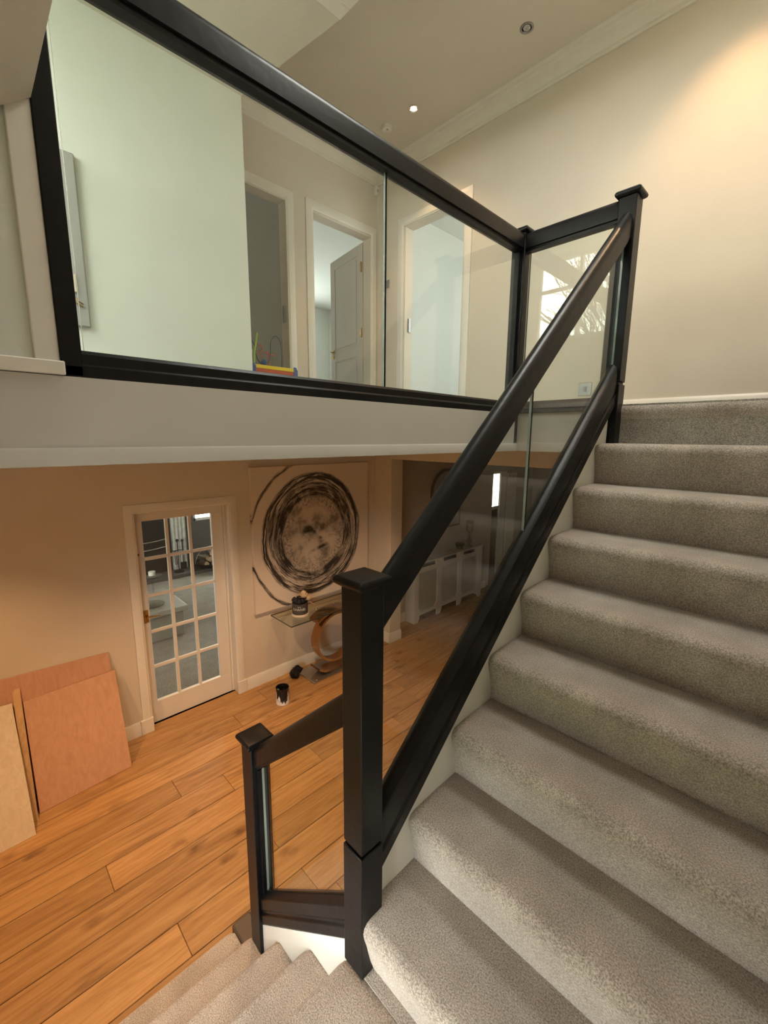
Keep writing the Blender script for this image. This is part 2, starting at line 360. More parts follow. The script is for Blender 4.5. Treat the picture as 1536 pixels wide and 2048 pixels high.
# cornice
cor = [(0, 0), (.012, 0), (.016, .014), (.030, .020), (.036, .040), (.060, .066), (.088, .078), (.094, .092), (.120, .096), (.128, .116), (0, .116)]
CORN = mat('cornice_plaster', (0.76, 0.73, 0.65), 0.7)
struct(MB().run([(u, v) for u, v in cor], (XD, 3.64, UC-.116), (0.16, 3.64, UC-.116), (0, -1, 0), smooth=False).build('cornice_end', CORN))
struct(MB().run(cor, (XD, 1.74, UC-.116), (XD, 3.64, UC-.116), (1, 0, 0)).build('cornice_left', CORN))
for o in list(COL.objects):
    if o.name.startswith('cornice'): o.name = 'trim_6' if 'end' in o.name else 'trim_7'

def architrave(name, axis, a0, a1, face, n, z0, z1, wdt=.07, t=.018, inner=.0, thick=.12):
    """door casing: a0..a1 outer extents along axis (0=x,1=y); face = wall plane coordinate; n = outward sign"""
    m = MB()
    prof = [(0, 0), (wdt, 0), (wdt, t*.6), (wdt-.012, t*.75), (wdt-.02, t), (.016, t), (.008, t*.6), (0, t*.55)]
    def P(u, out, z): return (face+n*out, u, z) if axis == 1 else (u, face+n*out, z)
    L0 = [P(a0+wdt-u, v, z0) for u, v in prof]; L1 = [P(a0+wdt-u, v, z1-wdt+u) for u, v in prof]
    R1 = [P(a1-wdt+u, v, z1-wdt+u) for u, v in prof]; R0 = [P(a1-wdt+u, v, z0) for u, v in prof]
    m.loft([L0, L1, R1, R0], smooth=False)
    # lining through the wall thickness
    i0, i1, zi = a0+wdt+inner-.006, a1-wdt-inner+.006, z1-wdt+.006-inner
    def B(u0, u1, q0, q1, zz0, zz1):
        lo, hi = sorted((face+n*q0, face+n*q1))
        m.box((lo, u0, zz0), (hi, u1, zz1)) if axis == 1 else m.box((u0, lo, zz0), (u1, hi, zz1))
    e = .024
    B(i0-e, i0, -thick, .001, z0, zi+e); B(i1, i1+e, -thick, .001, z0, zi+e); B(i0, i1, -thick, .001, zi, zi+e)
    return struct(m.build(name, WHITE))
# ---------------------------------------------------------------- lower glazed door
d1 = architrave('door_1', 1, 0.893, 1.855, -3.95, 1, 0, 2.055, wdt=.078, thick=.12)
# blocks at the foot of the casing
part('plinth_block', (-3.95, .873, 0), (-3.925, .975, .135), WHITE, d1, .003)
part('plinth_block', (-3.95, 1.775, 0), (-3.925, 1.872, .135), WHITE, d1, .003)
lf = MB()
ya, yb = .988, 1.757; pa, pb, zb, zt = 1.049, 1.648, .205, 1.893
lf.box((-4.078, ya, .002), (-4.04, yb, zb)).box((-4.078, ya, zt), (-4.04, yb, 1.985))
lf.box((-4.078, ya, zb), (-4.04, pa, zt)).box((-4.078, pb, zb), (-4.04, yb, zt))
leaf = lf.build('door_leaf', WHITE, d1, bevel=.003)
struct_gap = MB().box((-4.078, .962, 0), (-4.04, .986, 1.985)).box((-4.078, 1.759, 0), (-4.04, 1.782, 1.985)).build('door_stop', WHITE, d1)
colw = (pb-pa)/3; roww = (zt-zb)/5
gb = MB()
for k in (1, 2): gb.box((-4.074, pa+k*colw-.013, zb), (-4.044, pa+k*colw+.013, zt))
for k in (1, 2, 3, 4): gb.box((-4.072, pa, zb+k*roww-.014), (-4.046, pb, zb+k*roww+.014))
gb.build('glazing_bar', WHITE, leaf, bevel=.003)
for i in range(3):
    for j in range(5):
        y0, z0 = pa+i*colw, zb+j*roww
        part('pane', (-4.062, y0+.012, z0+.012), (-4.058, y0+colw-.012, z0+roww-.012), GLASS, d1)
h = MB().box((-4.04, .999, .985), (-4.032, 1.035, 1.10)).tube([(-4.035, 1.017, 1.045), (-3.995, 1.017, 1.045)], .008).tube([(-3.995, 1.012, 1.045), (-3.993, 1.06, 1.043), (-3.997, 1.118, 1.036)], [.009, .008, .006])
h.build('door_handle', BRASS, d1)
KNOT = mat('wood_knot_stain', (0.22, 0.11, 0.05), 0.7)
MB().lathe([(.0, 0), (.011, 0), (.008, .0015), (0, .002)], (-4.04, .999, 1.607), 10, (1, 0, 0)).build('knot_stain', KNOT, d1)

# upper doorways
d2 = architrave('door_2', 1, 1.60, 2.542, XD, 1, UF, 4.895, wdt=.085)
d3 = architrave('door_3', 1, 2.683, 3.628, XD, 1, UF, 4.905, wdt=.085)
d4 = architrave('door_4', 0, -3.526, -2.580, 3.64, -1, UF, 4.895, wdt=.085, thick=.13)
# open panelled leaf in door_3
a = Vector((-4.0, 3.538, 0)); bdir = (Vector((-4.76, 3.66, 0))-a).normalized(); nrm = Vector((bdir.y, -bdir.x, 0))
if nrm.y > 0: nrm = -nrm
def lbox(m, u0, u1, z0, z1, t0, t1):
    c = [a+bdir*u+nrm*t for u, t in ((u0, t0), (u1, t0), (u1, t1), (u0, t1))]
    return m.loft([[Vector((p.x, p.y, z)) for p in c] for z in (z0, z1)], smooth=False)
m = MB(); lbox(m, 0, .762, UF+.008, 4.79, -.036, -.006)
for u0, u1, z0, z1 in ((0, .11, UF+.008, 4.79), (.652, .762, UF+.008, 4.79), (.11, .652, UF+.008, UF+.22), (.11, .652, 4.68, 4.79), (.11, .652, 3.57, 3.70)): lbox(m, u0, u1, z0, z1, -.006, 0)
LEAFM = mat('door_leaf_paint', (0.58, 0.53, 0.45), 0.5)
lf3 = m.build('door_leaf', LEAFM, d3, bevel=.003)
m = MB()
for u0, u1, z0, z1 in ((.14, .622, 3.73, 4.65), (.14, .622, 3.05, 3.54)):
    m = MB(); lbox(m, u0, u1, z0, z1, -.006, -.001); m.build('raised_panel', LEAFM, lf3, bevel=.006)
for zh in (4.53, 3.82, 3.05):
    MB().box((-4.018, 3.515, zh-.05), (-3.998, 3.535, zh+.05)).tube([(-3.995, 3.512, zh-.05), (-3.995, 3.512, zh+.05)], .008).build('hinge', BRASS, d3)
p = a+bdir*.70
MB().tube([(p.x, p.y, 3.70), (p.x, p.y-.05, 3.70)], .009).tube([(p.x, p.y-.05, 3.70), (p.x+.10, p.y-.065, 3.70)], .009).tube([(p.x, p.y, 3.64), (p.x, p.y-.012, 3.64)], .022, 12).tube([(p.x, p.y, 3.70), (p.x, p.y-.012, 3.70)], .026, 12).build('door_handle', BRASS, d3)
# strike plates
MB().box((-3.415, 3.69, 3.76), (-3.404, 3.72, 3.90)).build('strike_plate', STEEL, d4)
MB().box((-3.94, 2.436, 3.72), (-3.90, 2.446, 3.88)).build('strike_plate', STEEL, d2)

# rooms beyond the doorways
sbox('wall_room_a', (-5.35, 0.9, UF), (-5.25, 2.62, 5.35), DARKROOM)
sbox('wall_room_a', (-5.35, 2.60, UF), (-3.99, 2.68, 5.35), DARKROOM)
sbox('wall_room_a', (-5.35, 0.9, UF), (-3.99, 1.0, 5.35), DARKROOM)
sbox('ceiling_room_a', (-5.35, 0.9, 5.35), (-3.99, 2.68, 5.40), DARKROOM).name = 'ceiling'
sbox('wall_room_b', (-8.1, 2.60, UF), (-8.0, 6.2, 5.35), BLUEROOM)
sbox('wall_room_b', (-8.1, 6.1, UF), (-3.99, 6.2, 5.35), BLUEROOM)
sbox('wall_room_b', (-8.1, 2.60, UF), (-5.35, 2.70, 5.35), BLUEROOM)
sbox('ceiling_room_b', (-8.1, 2.68, 5.30), (-3.99, 6.2, 5.40), BLUEROOM).name = 'ceiling'
sbox('wall_room_c', (-3.99, 3.76, UF), (-3.93, 6.2, 5.35), BLUEROOM)
sbox('wall_room_c', (-3.99, 6.0, UF), (-1.4, 6.1, 5.35), BLUEROOM)
sbox('wall_room_c', (-1.5, 3.76, UF), (-1.4, 6.1, 5.35), BLUEROOM)
sbox('ceiling_room_c', (-3.99, 3.76, 5.30), (-1.4, 6.1, 5.40), BLUEROOM).name = 'ceiling'
# hall window and door at the far end
hw = MB(); X = -4.25
hw.box((X-.06, 6.86, 1.30), (X+.01, 6.92, 2.0)).box((X-.06, 7.165, 1.30), (X+.01, 7.19, 2.0)).box((X-.06, 6.92, 1.30), (X+.01, 7.165, 1.36)).box((X-.06, 6.92, 1.965), (X+.01, 7.165, 2.0)).box((X-.05, 7.07, 1.36), (X-.01, 7.085, 1.965))
hw = struct(hw.build('window_3', WHITE)); part('pane', (X-.035, 6.92, 1.36), (X-.031, 7.165, 1.965), GLASS, hw)
sbox('door_5', (X-.08, 6.87, 0), (X-.02, 7.19, 1.29), mat('dark_door_paint', (.10, .07, .06), .5), .004)
sbox('trim_8', (X-.01, 7.19, 0), (X+.02, 7.40, 2.0), WHITE, .004)
sbox('trim_9', (X-.01, 7.46, 0), (X+.012, 7.80, 1.96), WHITE, .004)
area('daylight_lamp', (-4.42, 7.04, 1.66), .26, .6, (1, 0, 0), 6, DAY)

# ================================================================ STAIRS
G = 0.22326; Y0 = 0.7369; XS = -0.82; XR = 0.16
step_prof = [(0, 0), (-.016, .05), (-.029, .11), (-.040, .150), (-.043, .170), (-.039, .185), (-.028, .196), (-.010, .200), (.10, .200), (G+.004, .200), (G+.004, 0)]
st = thing('staircase', 'upper carpeted flight of nine beige steps rising to the landing', 'staircase', (-.33, Y0, 1.0))
def step_mesh(n=12):
    m = MB(); xs = [XS+.0, XS+.012, XS+.04] + [XS+.04+(XR-XS-.04)*k/n for k in range(1, n+1)]
    rings = []
    for i, x in enumerate(xs):
        sh = (.010, .003, 0)[i] if i < 3 else 0
        rings.append([(x, y+sh if y < -.001 else y, z-(sh*.6 if z > .15 and y < .1 else 0)) for y, z in step_prof])
    m.loft(rings, smooth=True); return m
m = step_mesh(); bmesh.ops.translate(m.b, verts=m.b.verts, vec=Vector((0, Y0, 1.0)))
st0 = m.build('step', CARPET, st)
for i in range(1, 9):
    c = st0.copy(); COL.objects.link(c); c.parent = st; c.location = (0, i*G, i*.2)
# string board against the void (white), seen above the steps
def pz(y): return 1.0 + (y-.737)*.8958
m = MB().prism([(.772, pz(.772)-.30), (2.41, pz(2.41)-.30), (2.41, pz(2.41)+.30), (.772, pz(.772)+.30)], 0, -.852, XS)
m.build('string_board', STRING, st)
m = MB().prism([(.737, 1.0), (2.40, pz(2.40)), (3.0, 3.2), (3.0, 2.914), (2.6, 2.914)] if False else [(.70, 1.0), (2.56, pz(2.56)), (2.56, pz(2.56)+.30), (.70, 1.33)], 0, XR-.03, XR-.002)
m.build('string_board', STRING, st)
# quarter landing
struct(MB().box((-.64, -.35, .86), (XR, .745, 1.0)).box((-.80, .700, .86), (-.64, .745, 1.0)).build('floor_landing', CARPET))
# lower flight: noses at x = -.87 - .2265 k, falling towards -x
st2 = thing('staircase', 'lower carpeted flight of steps dropping left to the oak floor', 'staircase', (-1.35, .2, 0))
def lstep(k):
    xf = -0.875 - .2268*k; z1 = 1.0-.2*k
    m = MB()
    prof = [(xf+.25, 0.0), (xf+.25, z1), (xf+.03, z1), (xf+.012, z1-.004), (xf+.002, z1-.014), (xf, z1-.028), (xf+.006, z1-.06), (xf+.03, z1-.198 if k < 4 else 0.0), (xf+.03, 0.0)]
    ys = [-.35, .67, .692, .705]
    rings = []
    for i, y in enumerate(ys):
        sh = (0, 0, .003, .010)[i]
        rings.append([(x+(sh if x < xf+.02 else 0), y, z-(sh*.6 if z > z1-.02 else 0)) for x, z in prof])
    m.loft(rings, smooth=True)
    return m.build('step', CARPET, st2)
for k in range(0, 5): lstep(k)
def qz(x): return 1.0 + (x+.875)*(.2/.2268)       # nose line of the lower flight
MB().prism([(-.865, qz(-.865)-.25), (-.865, 1.0+.058), (-1.47, qz(-1.47)+.05), (-1.47, qz(-1.47)-.25)], 1, .705, .735).build('string_board', STRING, st2)
MB().box((-.852, .737, .62), (-.82, .80, 1.0)).build('string_end', STRING, st2)

# ================================================================ BALUSTRADES
def newel(parent, x0, y0, z0, z1, groove=None, s=.082, cap=True):
    m = MB()
    if groove:
        g = .006
        m.box((x0-.001, y0-.001, z0), (x0+s+.001, y0+s+.001, groove-.006)).box((x0+g, y0+g, groove-.006), (x0+s-g, y0+s-g, groove+.006)).box((x0, y0, groove+.006), (x0+s, y0+s, z1))
    else: m.box((x0, y0, z0), (x0+s, y0+s, z1))
    n = m.build('newel_post', BLACK, parent, bevel=.003)
    if cap:
        c = (x0+s/2, y0+s/2); rings = []
        for r, z in ((.041, -.002), (.049, 0), (.056, .006), (.0585, .014), (.056, .022), (.051, .027), (.030, .029), (.001, .030)):
            rings.append([(c[0]+r*a, c[1]+r*b, z1+z) for a, b in ((-1, -1), (1, -1), (1, 1), (-1, 1))])
        MB().loft(rings, smooth=False).build('newel_cap', BLACK, n, bevel=.003)
    return n
# handrail profile: (side, vertical)
def hr_prof(h=.085, dome=.045, wd=.030):
    p = [(-.022, 0), (.022, 0), (.022, .014), (wd, .016), (wd, h)]
    for k in range(1, 12):
        t = math.pi*k/12; p.append((wd*math.cos(t), h+dome*math.sin(t)))
    p += [(-wd, h), (-wd, .016), (-.022, .014)]
    return p
br_prof = [(-.032, 0), (.032, 0), (.032, .055), (.026, .062), (.026, .075), (.031, .082), (.031, .165), (.027, .185), (.006, .205), (-.006, .205), (-.027, .185), (-.031, .165), (-.031, .082), (-.026, .075), (-.026, .062), (-.032, .055)]
def glass_panel(parent, lo, hi):
    m = MB().box(lo, hi)
    t = [hi[i]-lo[i] for i in range(3)]; ax = t.index(min(t))
    for f in m.b.faces: f.normal_update(); f.material_index = 0 if abs(f.normal[ax]) > .9 else 1
    return m.build('glass_panel', [GLASS, EDGE], parent)
def sloped_glass(parent, x0, x1, ya, yb, ba, bb, ta, tb):
    m = MB().prism([(ya, ba), (yb, bb), (yb, tb), (ya, ta)], 0, x0, x1)
    for f in m.b.faces: f.normal_update(); f.material_index = 0 if abs(f.normal[0]) > .9 else 1
    return m.build('glass_panel', [GLASS, EDGE], parent)
sb = thing('stair_balustrade', 'black sloping balustrade with glass panels beside the upper flight', 'balustrade', (-.826, .73, 1.0))
newel(sb, -.867, .690, 1.0, 2.236, groove=1.435)
newel(sb, -.867, 2.418, 2.60, 3.765, groove=2.903)
y0, y1 = .772, 2.418
MB().run(hr_prof(), (-.826, y0, pz(y0)+1.055), (-.826, y1, pz(y1)+1.055), (1, 0, 0), smooth=True).build('handrail', BLACK, sb)
MB().run(br_prof, (-.826, y0, pz(y0)+.285), (-.826, y1, pz(y1)+.285), (1, 0, 0)).build('base_rail', BLACK, sb, bevel=.004)
ymid = 1.597
for ya, yb in ((y0+.01, ymid-.005), (ymid+.005, y1-.004)):
    sloped_glass(sb, -.831, -.821, ya, yb, pz(ya)+.482, pz(yb)+.482, pz(ya)+1.062, pz(yb)+1.062)
MB().prism([(ymid-.003, pz(ymid)+.484), (ymid+.003, pz(ymid)+.490), (ymid+.003, pz(ymid)+1.06), (ymid-.003, pz(ymid)+1.058)], 0, -.832, -.820).build('joint_strip', BLACK, sb)
lb = thing('landing_balustrade', 'black level balustrade with large glass panes along the landing edge', 'balustrade', (-1.39, 1.3, 2.77))
n = MB().box((XB-.082, .205, 2.77), (XB, .250, 3.80)).build('half_newel', BLACK, lb, bevel=.002)
newel(lb, XB-.082, 2.418, 2.56, 3.765, groove=2.903)
MB().run(hr_prof(.075, .03, .032), (-1.386, .25, 3.665), (-1.386, 2.418, 3.665), (1, 0, 0), smooth=True).build('handrail', BLACK, lb)
MB().run(hr_prof(.075, .03, .032), (XB, 2.459, 3.665), (-.867, 2.459, 3.665), (0, 1, 0), smooth=True).build('handrail', BLACK, lb)
lbr = [(-.036, 0), (.040, 0), (.040, .028), (.034, .034), (.034, .058), (.026, .068), (.007, .070), (.007, .066), (-.007, .066), (-.007, .070), (-.026, .068), (-.036, .055)]
MB().run(lbr, (-1.390, .212, 2.768), (-1.390, 2.418, 2.768), (1, 0, 0)).build('base_rail', BLACK, lb, bevel=.002)
MB().run([(-u, v) for u, v in lbr], (XB, 2.459, 2.768), (-.867, 2.459, 2.768), (0, 1, 0)).build('base_rail', BLACK, lb, bevel=.002)
glass_panel(lb, (-1.391, .262, 2.836), (-1.381, 1.345, 3.668))
glass_panel(lb, (-1.391, 1.353, 2.836), (-1.381, 2.412, 3.668))
glass_panel(lb, (XB+.012, 2.454, 2.836), (-.892, 2.464, 3.668))
part('joint_strip', (-1.392, 1.350, 2.838), (-1.380, 1.3535, 3.666), BLACK, lb)
# glazing beads beside the posts
MB().box((-1.402, 2.396, 2.838), (-1.370, 2.418, 3.665)).build('glazing_bead', BLACK, lb)
MB().box((-.889, 2.443, 2.838), (-.867, 2.475, 3.665)).build('glazing_bead', BLACK, lb)
nb = thing('lower_balustrade', 'short black balustrade beside the lower flight above the oak floor', 'balustrade', (-1.49, .73, .4))
newel(nb, -1.532, .690, .33, 1.400)
def hz(x): return 1.906 + (x+.87)*(1.906-1.393)/(.548)
prof = hr_prof(.075, .035, .030)
x0, x1 = -1.450, -.867
MB().run(prof, (x0, .731, 1.295), (x1, .731, 1.295+.515), (0, 1, 0), smooth=True).build('handrail', BLACK, nb)
brl = [(-.032, 0), (.032, 0), (.032, .045), (.026, .052), (.026, .066), (.031, .072), (.031, .125), (.010, .15), (-.010, .15), (-.031, .125), (-.031, .072), (-.026, .066), (-.026, .052), (-.032, .045)]
MB().run(brl, (x0, .731, .553), (x1, .731, .553+.510), (0, 1, 0)).build('base_rail', BLACK, nb, bevel=.003)
m = MB().prism([(x0+.015, .70), (x1-.004, 1.21), (x1-.004, 1.815), (x0+.015, 1.305)], 1, .726, .736)
for f in m.b.faces: f.normal_update(); f.material_index = 0 if abs(f.normal[1]) > .9 else 1
m.build('glass_panel', [GLASS, EDGE], nb)
MB().box((x0, .712, .70), (x0+.014, .75, 1.30)).build('glazing_bead', BLACK, nb)
# black painted outer block at foot of stair
tag(MB().box((-1.80, .707, 0), (-1.535, .81, .20)).build('bottom_step_end', mat('dark_step_paint', (.07, .05, .04), .5), org=(-1.73, .8, 0), bevel=.012), 'dark painted block end beside the lowest carpeted step', 'step end')

# ================================================================ LIGHT FITTINGS
def downlight(x, y, z, lit, label, power=9, blend=.6, size=75, aim=None):
    t = thing('downlight', label, 'downlight', (x, y, z), 'recessed ceiling downlights')
    MB().lathe([(.047, 0), (.047, -.004), (.042, -.007), (.034, -.006), (.030, .002), (.030, 0)], (x, y, z), 24).build('bezel', CHROME if lit else STEEL, t)
    lm = mat('lit_lamp', (1, .8, .5), .4, emit=(1.0, .62, .30, 40)) if lit else mat('unlit_lamp', (.45, .45, .45), .15, .6)
    MB().lathe([(.0, -.001), (.024, -.001), (.026, .002), (.0, .002)], (x, y, z-.003), 20).build('lamp', lm, t)
    if lit:
        l = bpy.data.lights.new('lamp_beam', 'SPOT'); l.energy = power; l.color = WARM; l.spot_size = math.radians(size); l.spot_blend = blend; l.shadow_soft_size = .025
        o = bpy.data.objects.new('lamp_beam', l); COL.objects.link(o); o.location = (x, y, z-.02)
        if aim: o.rotation_euler = Vector(aim).to_track_quat('-Z', 'Y').to_euler()
    return t
downlight(-2.92, 3.18, UC, True, 'glowing recessed downlight in the upper ceiling near the smoke alarm', 45, .8, 100)
downlight(-1.86, 3.18, UC, False, 'unlit dark-rimmed recessed downlight in the upper ceiling')
downlight(-.62, 3.20, UC, True, 'lit downlight above the stair head, just outside the right frame edge', 60, .8, 100)
for x, y, pw_, lab in ((-2.9, -.30, 95, 'lit downlight under the landing nearest the plywood boards'), (-2.70, 1.55, 95, 'lit downlight under the landing before the glazed door'), (-1.95, .65, 60, 'lit downlight under the landing close to the lower stair'), (-2.75, 2.95, 42, 'lit downlight under the landing in front of the painting')):
    downlight(x, y, 2.546, True, lab, pw_, .7, 110)
sm = thing('smoke_alarm', 'round white smoke alarm on the upper ceiling', 'smoke alarm', (-3.25, 3.18, UC))
MB().lathe([(.0, -.034), (.030, -.034), (.046, -.026), (.052, -.008), (.052, 0)], (-3.25, 3.18, UC), 24).build('alarm_body', PLASTIC, sm)
MB().lathe([(.0, -.036), (.008, -.036), (.009, -.033)], (-3.23, 3.165, UC), 10).build('test_button', STEEL, sm)
ps = thing('motion_sensor', 'small white motion sensor high in the landing corner', 'sensor', (-3.84, 3.60, 5.30))
MB().box((-3.868, 3.585, 5.235), (-3.82, 3.639, 5.32)).build('sensor_body', PLASTIC, ps, bevel=.01)
MB().ball((-3.818, 3.60, 5.27), .014).build('sensor_lens', mat('sensor_lens', (.35, .33, .3), .3), ps)
def plate(x, label, y=3.64, z=4.34, s=.085, name='light_switch', cat='switch', n=-1):
    t = thing(name, label, cat, (x, y, z))
    MB().box((x-s/2, y-.009, z-s/2), (x+s/2, y-.001, z+s/2)).build('face_plate', STEEL, t, bevel=.003)
    MB().box((x-.012, y-.014, z-.02), (x+.012, y-.009, z+.02)).build('rocker', mat('grey_rocker', (.2, .2, .2), .4), t)
    return t
plate(-3.70, 'brushed metal light switch left of the far doorway', z=4.30)
so = plate(-1.43, 'brushed metal wall socket low behind the short glass pane', z=3.01, s=.10, name='wall_socket', cat='socket')
t = thing('light_switch', 'dim light switch on the dark room wall beyond the first doorway', 'switch', (-5.25, 2.44, 4.20))
MB().box((-5.25, 2.40, 4.15), (-5.242, 2.49, 4.25)).build('face_plate', STEEL, t); MB().box((-5.242, 2.43, 4.18), (-5.236, 2.46, 4.22)).build('rocker', PLASTIC, t)
# loft hatch trim on the low ceiling
lh = thing('loft_hatch', 'white framed loft hatch corner in the landing ceiling', 'loft hatch', (-2.0, 1.6, LC))
hm = MB(); HX, HY = -2.325, 1.885
hm.box((HX, 1.1, LC-.022), (HX+.09, HY, LC-.001)).box((HX+.09, HY-.09, LC-.022), (-1.55, HY, LC-.001)).box((-1.64, 1.1, LC-.022), (-1.55, HY-.09, LC-.001)).box((HX+.09, 1.1, LC-.022), (-1.64, 1.19, LC-.001))
hm.build('hatch_frame', WHITE, lh, bevel=.004)
part('hatch_panel', (HX+.09, 1.19, LC-.010), (-1.64, HY-.09, LC-.001), WHITE, lh)
# grey panel radiator on bright wall
rd = thing('wall_radiator', 'tall grey panel fixed to the pale wall behind the black end post', 'radiator', (XW, .45, 3.9))
part('panel', (XW+.008, .22, 3.27), (XW+.03, .672, 4.222), GREYP, rd, .008)
part('bracket', (XW, .30, 3.40), (XW+.008, .60, 4.10), STEEL, rd)
part('valve_box', (XW+.03, .585, 3.46), (XW+.042, .615, 3.56), mat('cream_valve', (.6, .55, .42), .5), rd, .003)
MB().tube([(XW+.036, .59, 3.44), (XW+.05, .61, 3.41), (XW+.034, .64, 3.40)], .004).tube([(XW+.036, .575, 3.42), (XW+.05, .60, 3.395), (XW+.034, .64, 3.385)], .004).build('pipe', BRASS, rd)

# ================================================================ PAINTING
def painting_mat():
    m, N, L, b = newmat('ring_painting')
    b.inputs['Roughness'].default_value = .55
    def V(x):
        n = N.new('ShaderNodeValue'); n.outputs[0].default_value = x; return n.outputs[0]
    def M(op, a, b2=None, c=None, clamp=False):
        n = N.new('ShaderNodeMath'); n.operation = op; n.use_clamp = clamp
        for i, q in enumerate((a, b2, c)):
            if q is None: continue
            if isinstance(q, (int, float)): n.inputs[i].default_value = q
            else: L.new(q, n.inputs[i])
        return n.outputs[0]
    def noise(vec, sc, det=5, rough=.6, dist=0):
        n = N.new('ShaderNodeTexNoise'); n.inputs['Scale'].default_value = sc; n.inputs['Detail'].default_value = det; n.inputs['Roughness'].default_value = rough; n.inputs['Distortion'].default_value = dist
        L.new(vec, n.inputs['Vector']); return n.outputs[0]
    def comb(a, b2, c=0):
        n = N.new('ShaderNodeCombineXYZ')
        for i, q in enumerate((a, b2, c)):
            if isinstance(q, (int, float)): n.inputs[i].default_value = q
            else: L.new(q, n.inputs[i])
        return n.outputs[0]
    def ss(x, e0, e1):   # smoothstep
        n = N.new('ShaderNodeMapRange'); n.interpolation_type = 'SMOOTHSTEP'
        n.inputs['From Min'].default_value = e0; n.inputs['From Max'].default_value = e1; L.new(x, n.inputs['Value']); return n.outputs[0]
    def band(x, a, b2, c, d): return M('MULTIPLY', ss(x, a, b2), M('SUBTRACT', 1.0, ss(x, c, d)))
    tc = N.new('ShaderNodeTexCoord'); sp = N.new('ShaderNodeSeparateXYZ'); L.new(tc.outputs['Object'], sp.inputs[0])
    y, z = sp.outputs[1], sp.outputs[2]
    u = M('ADD', y, .025); v = M('MULTIPLY', M('ADD', z, .01), .955)
    warp = noise(tc.outputs['Object'], 3.0, 3)
    r = M('SQRT', M('ADD', M('MULTIPLY', u, u), M('MULTIPLY', v, v)))
    r = M('ADD', r, M('MULTIPLY', M('SUBTRACT', warp, .5), .05))
    ang = M('ARCTAN2', v, u); ca, sa = M('COSINE', ang), M('SINE', ang)
    # brush streaks: vary fast with radius, slowly with angle
    streak = noise(comb(M('MULTIPLY', r, 34), M('MULTIPLY', ca, 1.2), M('MULTIPLY', sa, 1.2)), 1.0, 6, .7)
    streak2 = noise(comb(M('MULTIPLY', r, 70), M('MULTIPLY', ca, 3), M('MULTIPLY', sa, 3)), 1.0, 4, .7)
    blot = noise(tc.outputs['Object'], 5.5, 8, .7); fine = noise(tc.outputs['Object'], 38, 5, .7)
    ring = M('MULTIPLY', band(r, .36, .43, .60, .67), ss(M('ADD', M('MULTIPLY', streak, .55), M('MULTIPLY', streak2, .5)), .435, .585))
    solid = M('MULTIPLY', band(r, .385, .42, .48, .56), ss(M('ADD', M('MULTIPLY', blot, .5), M('MULTIPLY', streak2, .5)), .385, .53))
    solid2 = M('MULTIPLY', band(r, .585, .605, .64, .67), ss(M('ADD', M('MULTIPLY', streak, .5), M('MULTIPLY', streak2, .5)), .40, .50))
    outer = M('MULTIPLY', M('MULTIPLY', band(r, .765, .785, .795, .815), ss(u, -.15, -.35)), ss(streak2, .35, .55))
    # central cross-shaped smudge and eyelid-like strokes
    cx = M('MULTIPLY', M('SUBTRACT', 1.0, ss(M('ABSOLUTE', M('SUBTRACT', u, .02)), .02, .13)), band(z, -.06, .02, .18, .27))
    bar = M('MULTIPLY', M('SUBTRACT', 1.0, ss(M('ABSOLUTE', M('SUBTRACT', z, .055)), .02, .08)), band(u, -.26, -.12, .10, .20))
    lid = M('MULTIPLY', M('SUBTRACT', 1.0, ss(M('ABSOLUTE', M('SUBTRACT', z, M('SUBTRACT', M('MULTIPLY', u, .25), .19))), .010, .035)), band(u, -.12, -.05, .26, .33))
    lid2 = M('MULTIPLY', M('SUBTRACT', 1.0, ss(M('ABSOLUTE', M('ADD', z, .065)), .008, .025)), band(u, .02, .08, .26, .33))
    mid = M('MULTIPLY', M('MAXIMUM', M('MAXIMUM', cx, bar), M('MAXIMUM', lid, lid2)), ss(blot, .36, .60))
    wash = M('MULTIPLY', M('MULTIPLY', M('SUBTRACT', 1.0, ss(r, .38, .44)), ss(blot, .42, .68)), .75)
    wash2 = M('MULTIPLY', band(r, .25, .36, .5, .60), ss(fine, .40, .65))
    d = ring
    for q in (solid, solid2, outer, mid, wash, M('MULTIPLY', wash2, .75)): d = M('MAXIMUM', d, q)
    spk = M('MULTIPLY', ss(fine, .60, .72), .25); d = M('MAXIMUM', d, spk, clamp=True)
    paper = N.new('ShaderNodeMix'); paper.data_type = 'RGBA'; L.new(M('MULTIPLY', M('SUBTRACT', 1.0, ss(r, .36, .66)), .6), paper.inputs[0])
    paper.inputs[6].default_value = (.74, .66, .57, 1); paper.inputs[7].default_value = (.54, .46, .35, 1)
    mx = N.new('ShaderNodeMix'); mx.data_type = 'RGBA'; L.new(d, mx.inputs[0]); L.new(paper.outputs[2], mx.inputs[6]); mx.inputs[7].default_value = (.032, .027, .024, 1)
    L.new(mx.outputs[2], b.inputs['Base Color'])
    bp = N.new('ShaderNodeBump'); bp.inputs['Strength'].default_value = .3; bp.inputs['Distance'].default_value = .004; L.new(d, bp.inputs['Height']); L.new(bp.outputs[0], b.inputs['Normal'])
    return m
pt = MB().box((-3.948, 1.995, .805), (-3.908, 3.545, 2.320)).build('abstract_painting', painting_mat(), org=(-3.93, 2.77, 1.56), bevel=.004)
tag(pt, 'large square canvas painted with rough black concentric rings', 'painting')

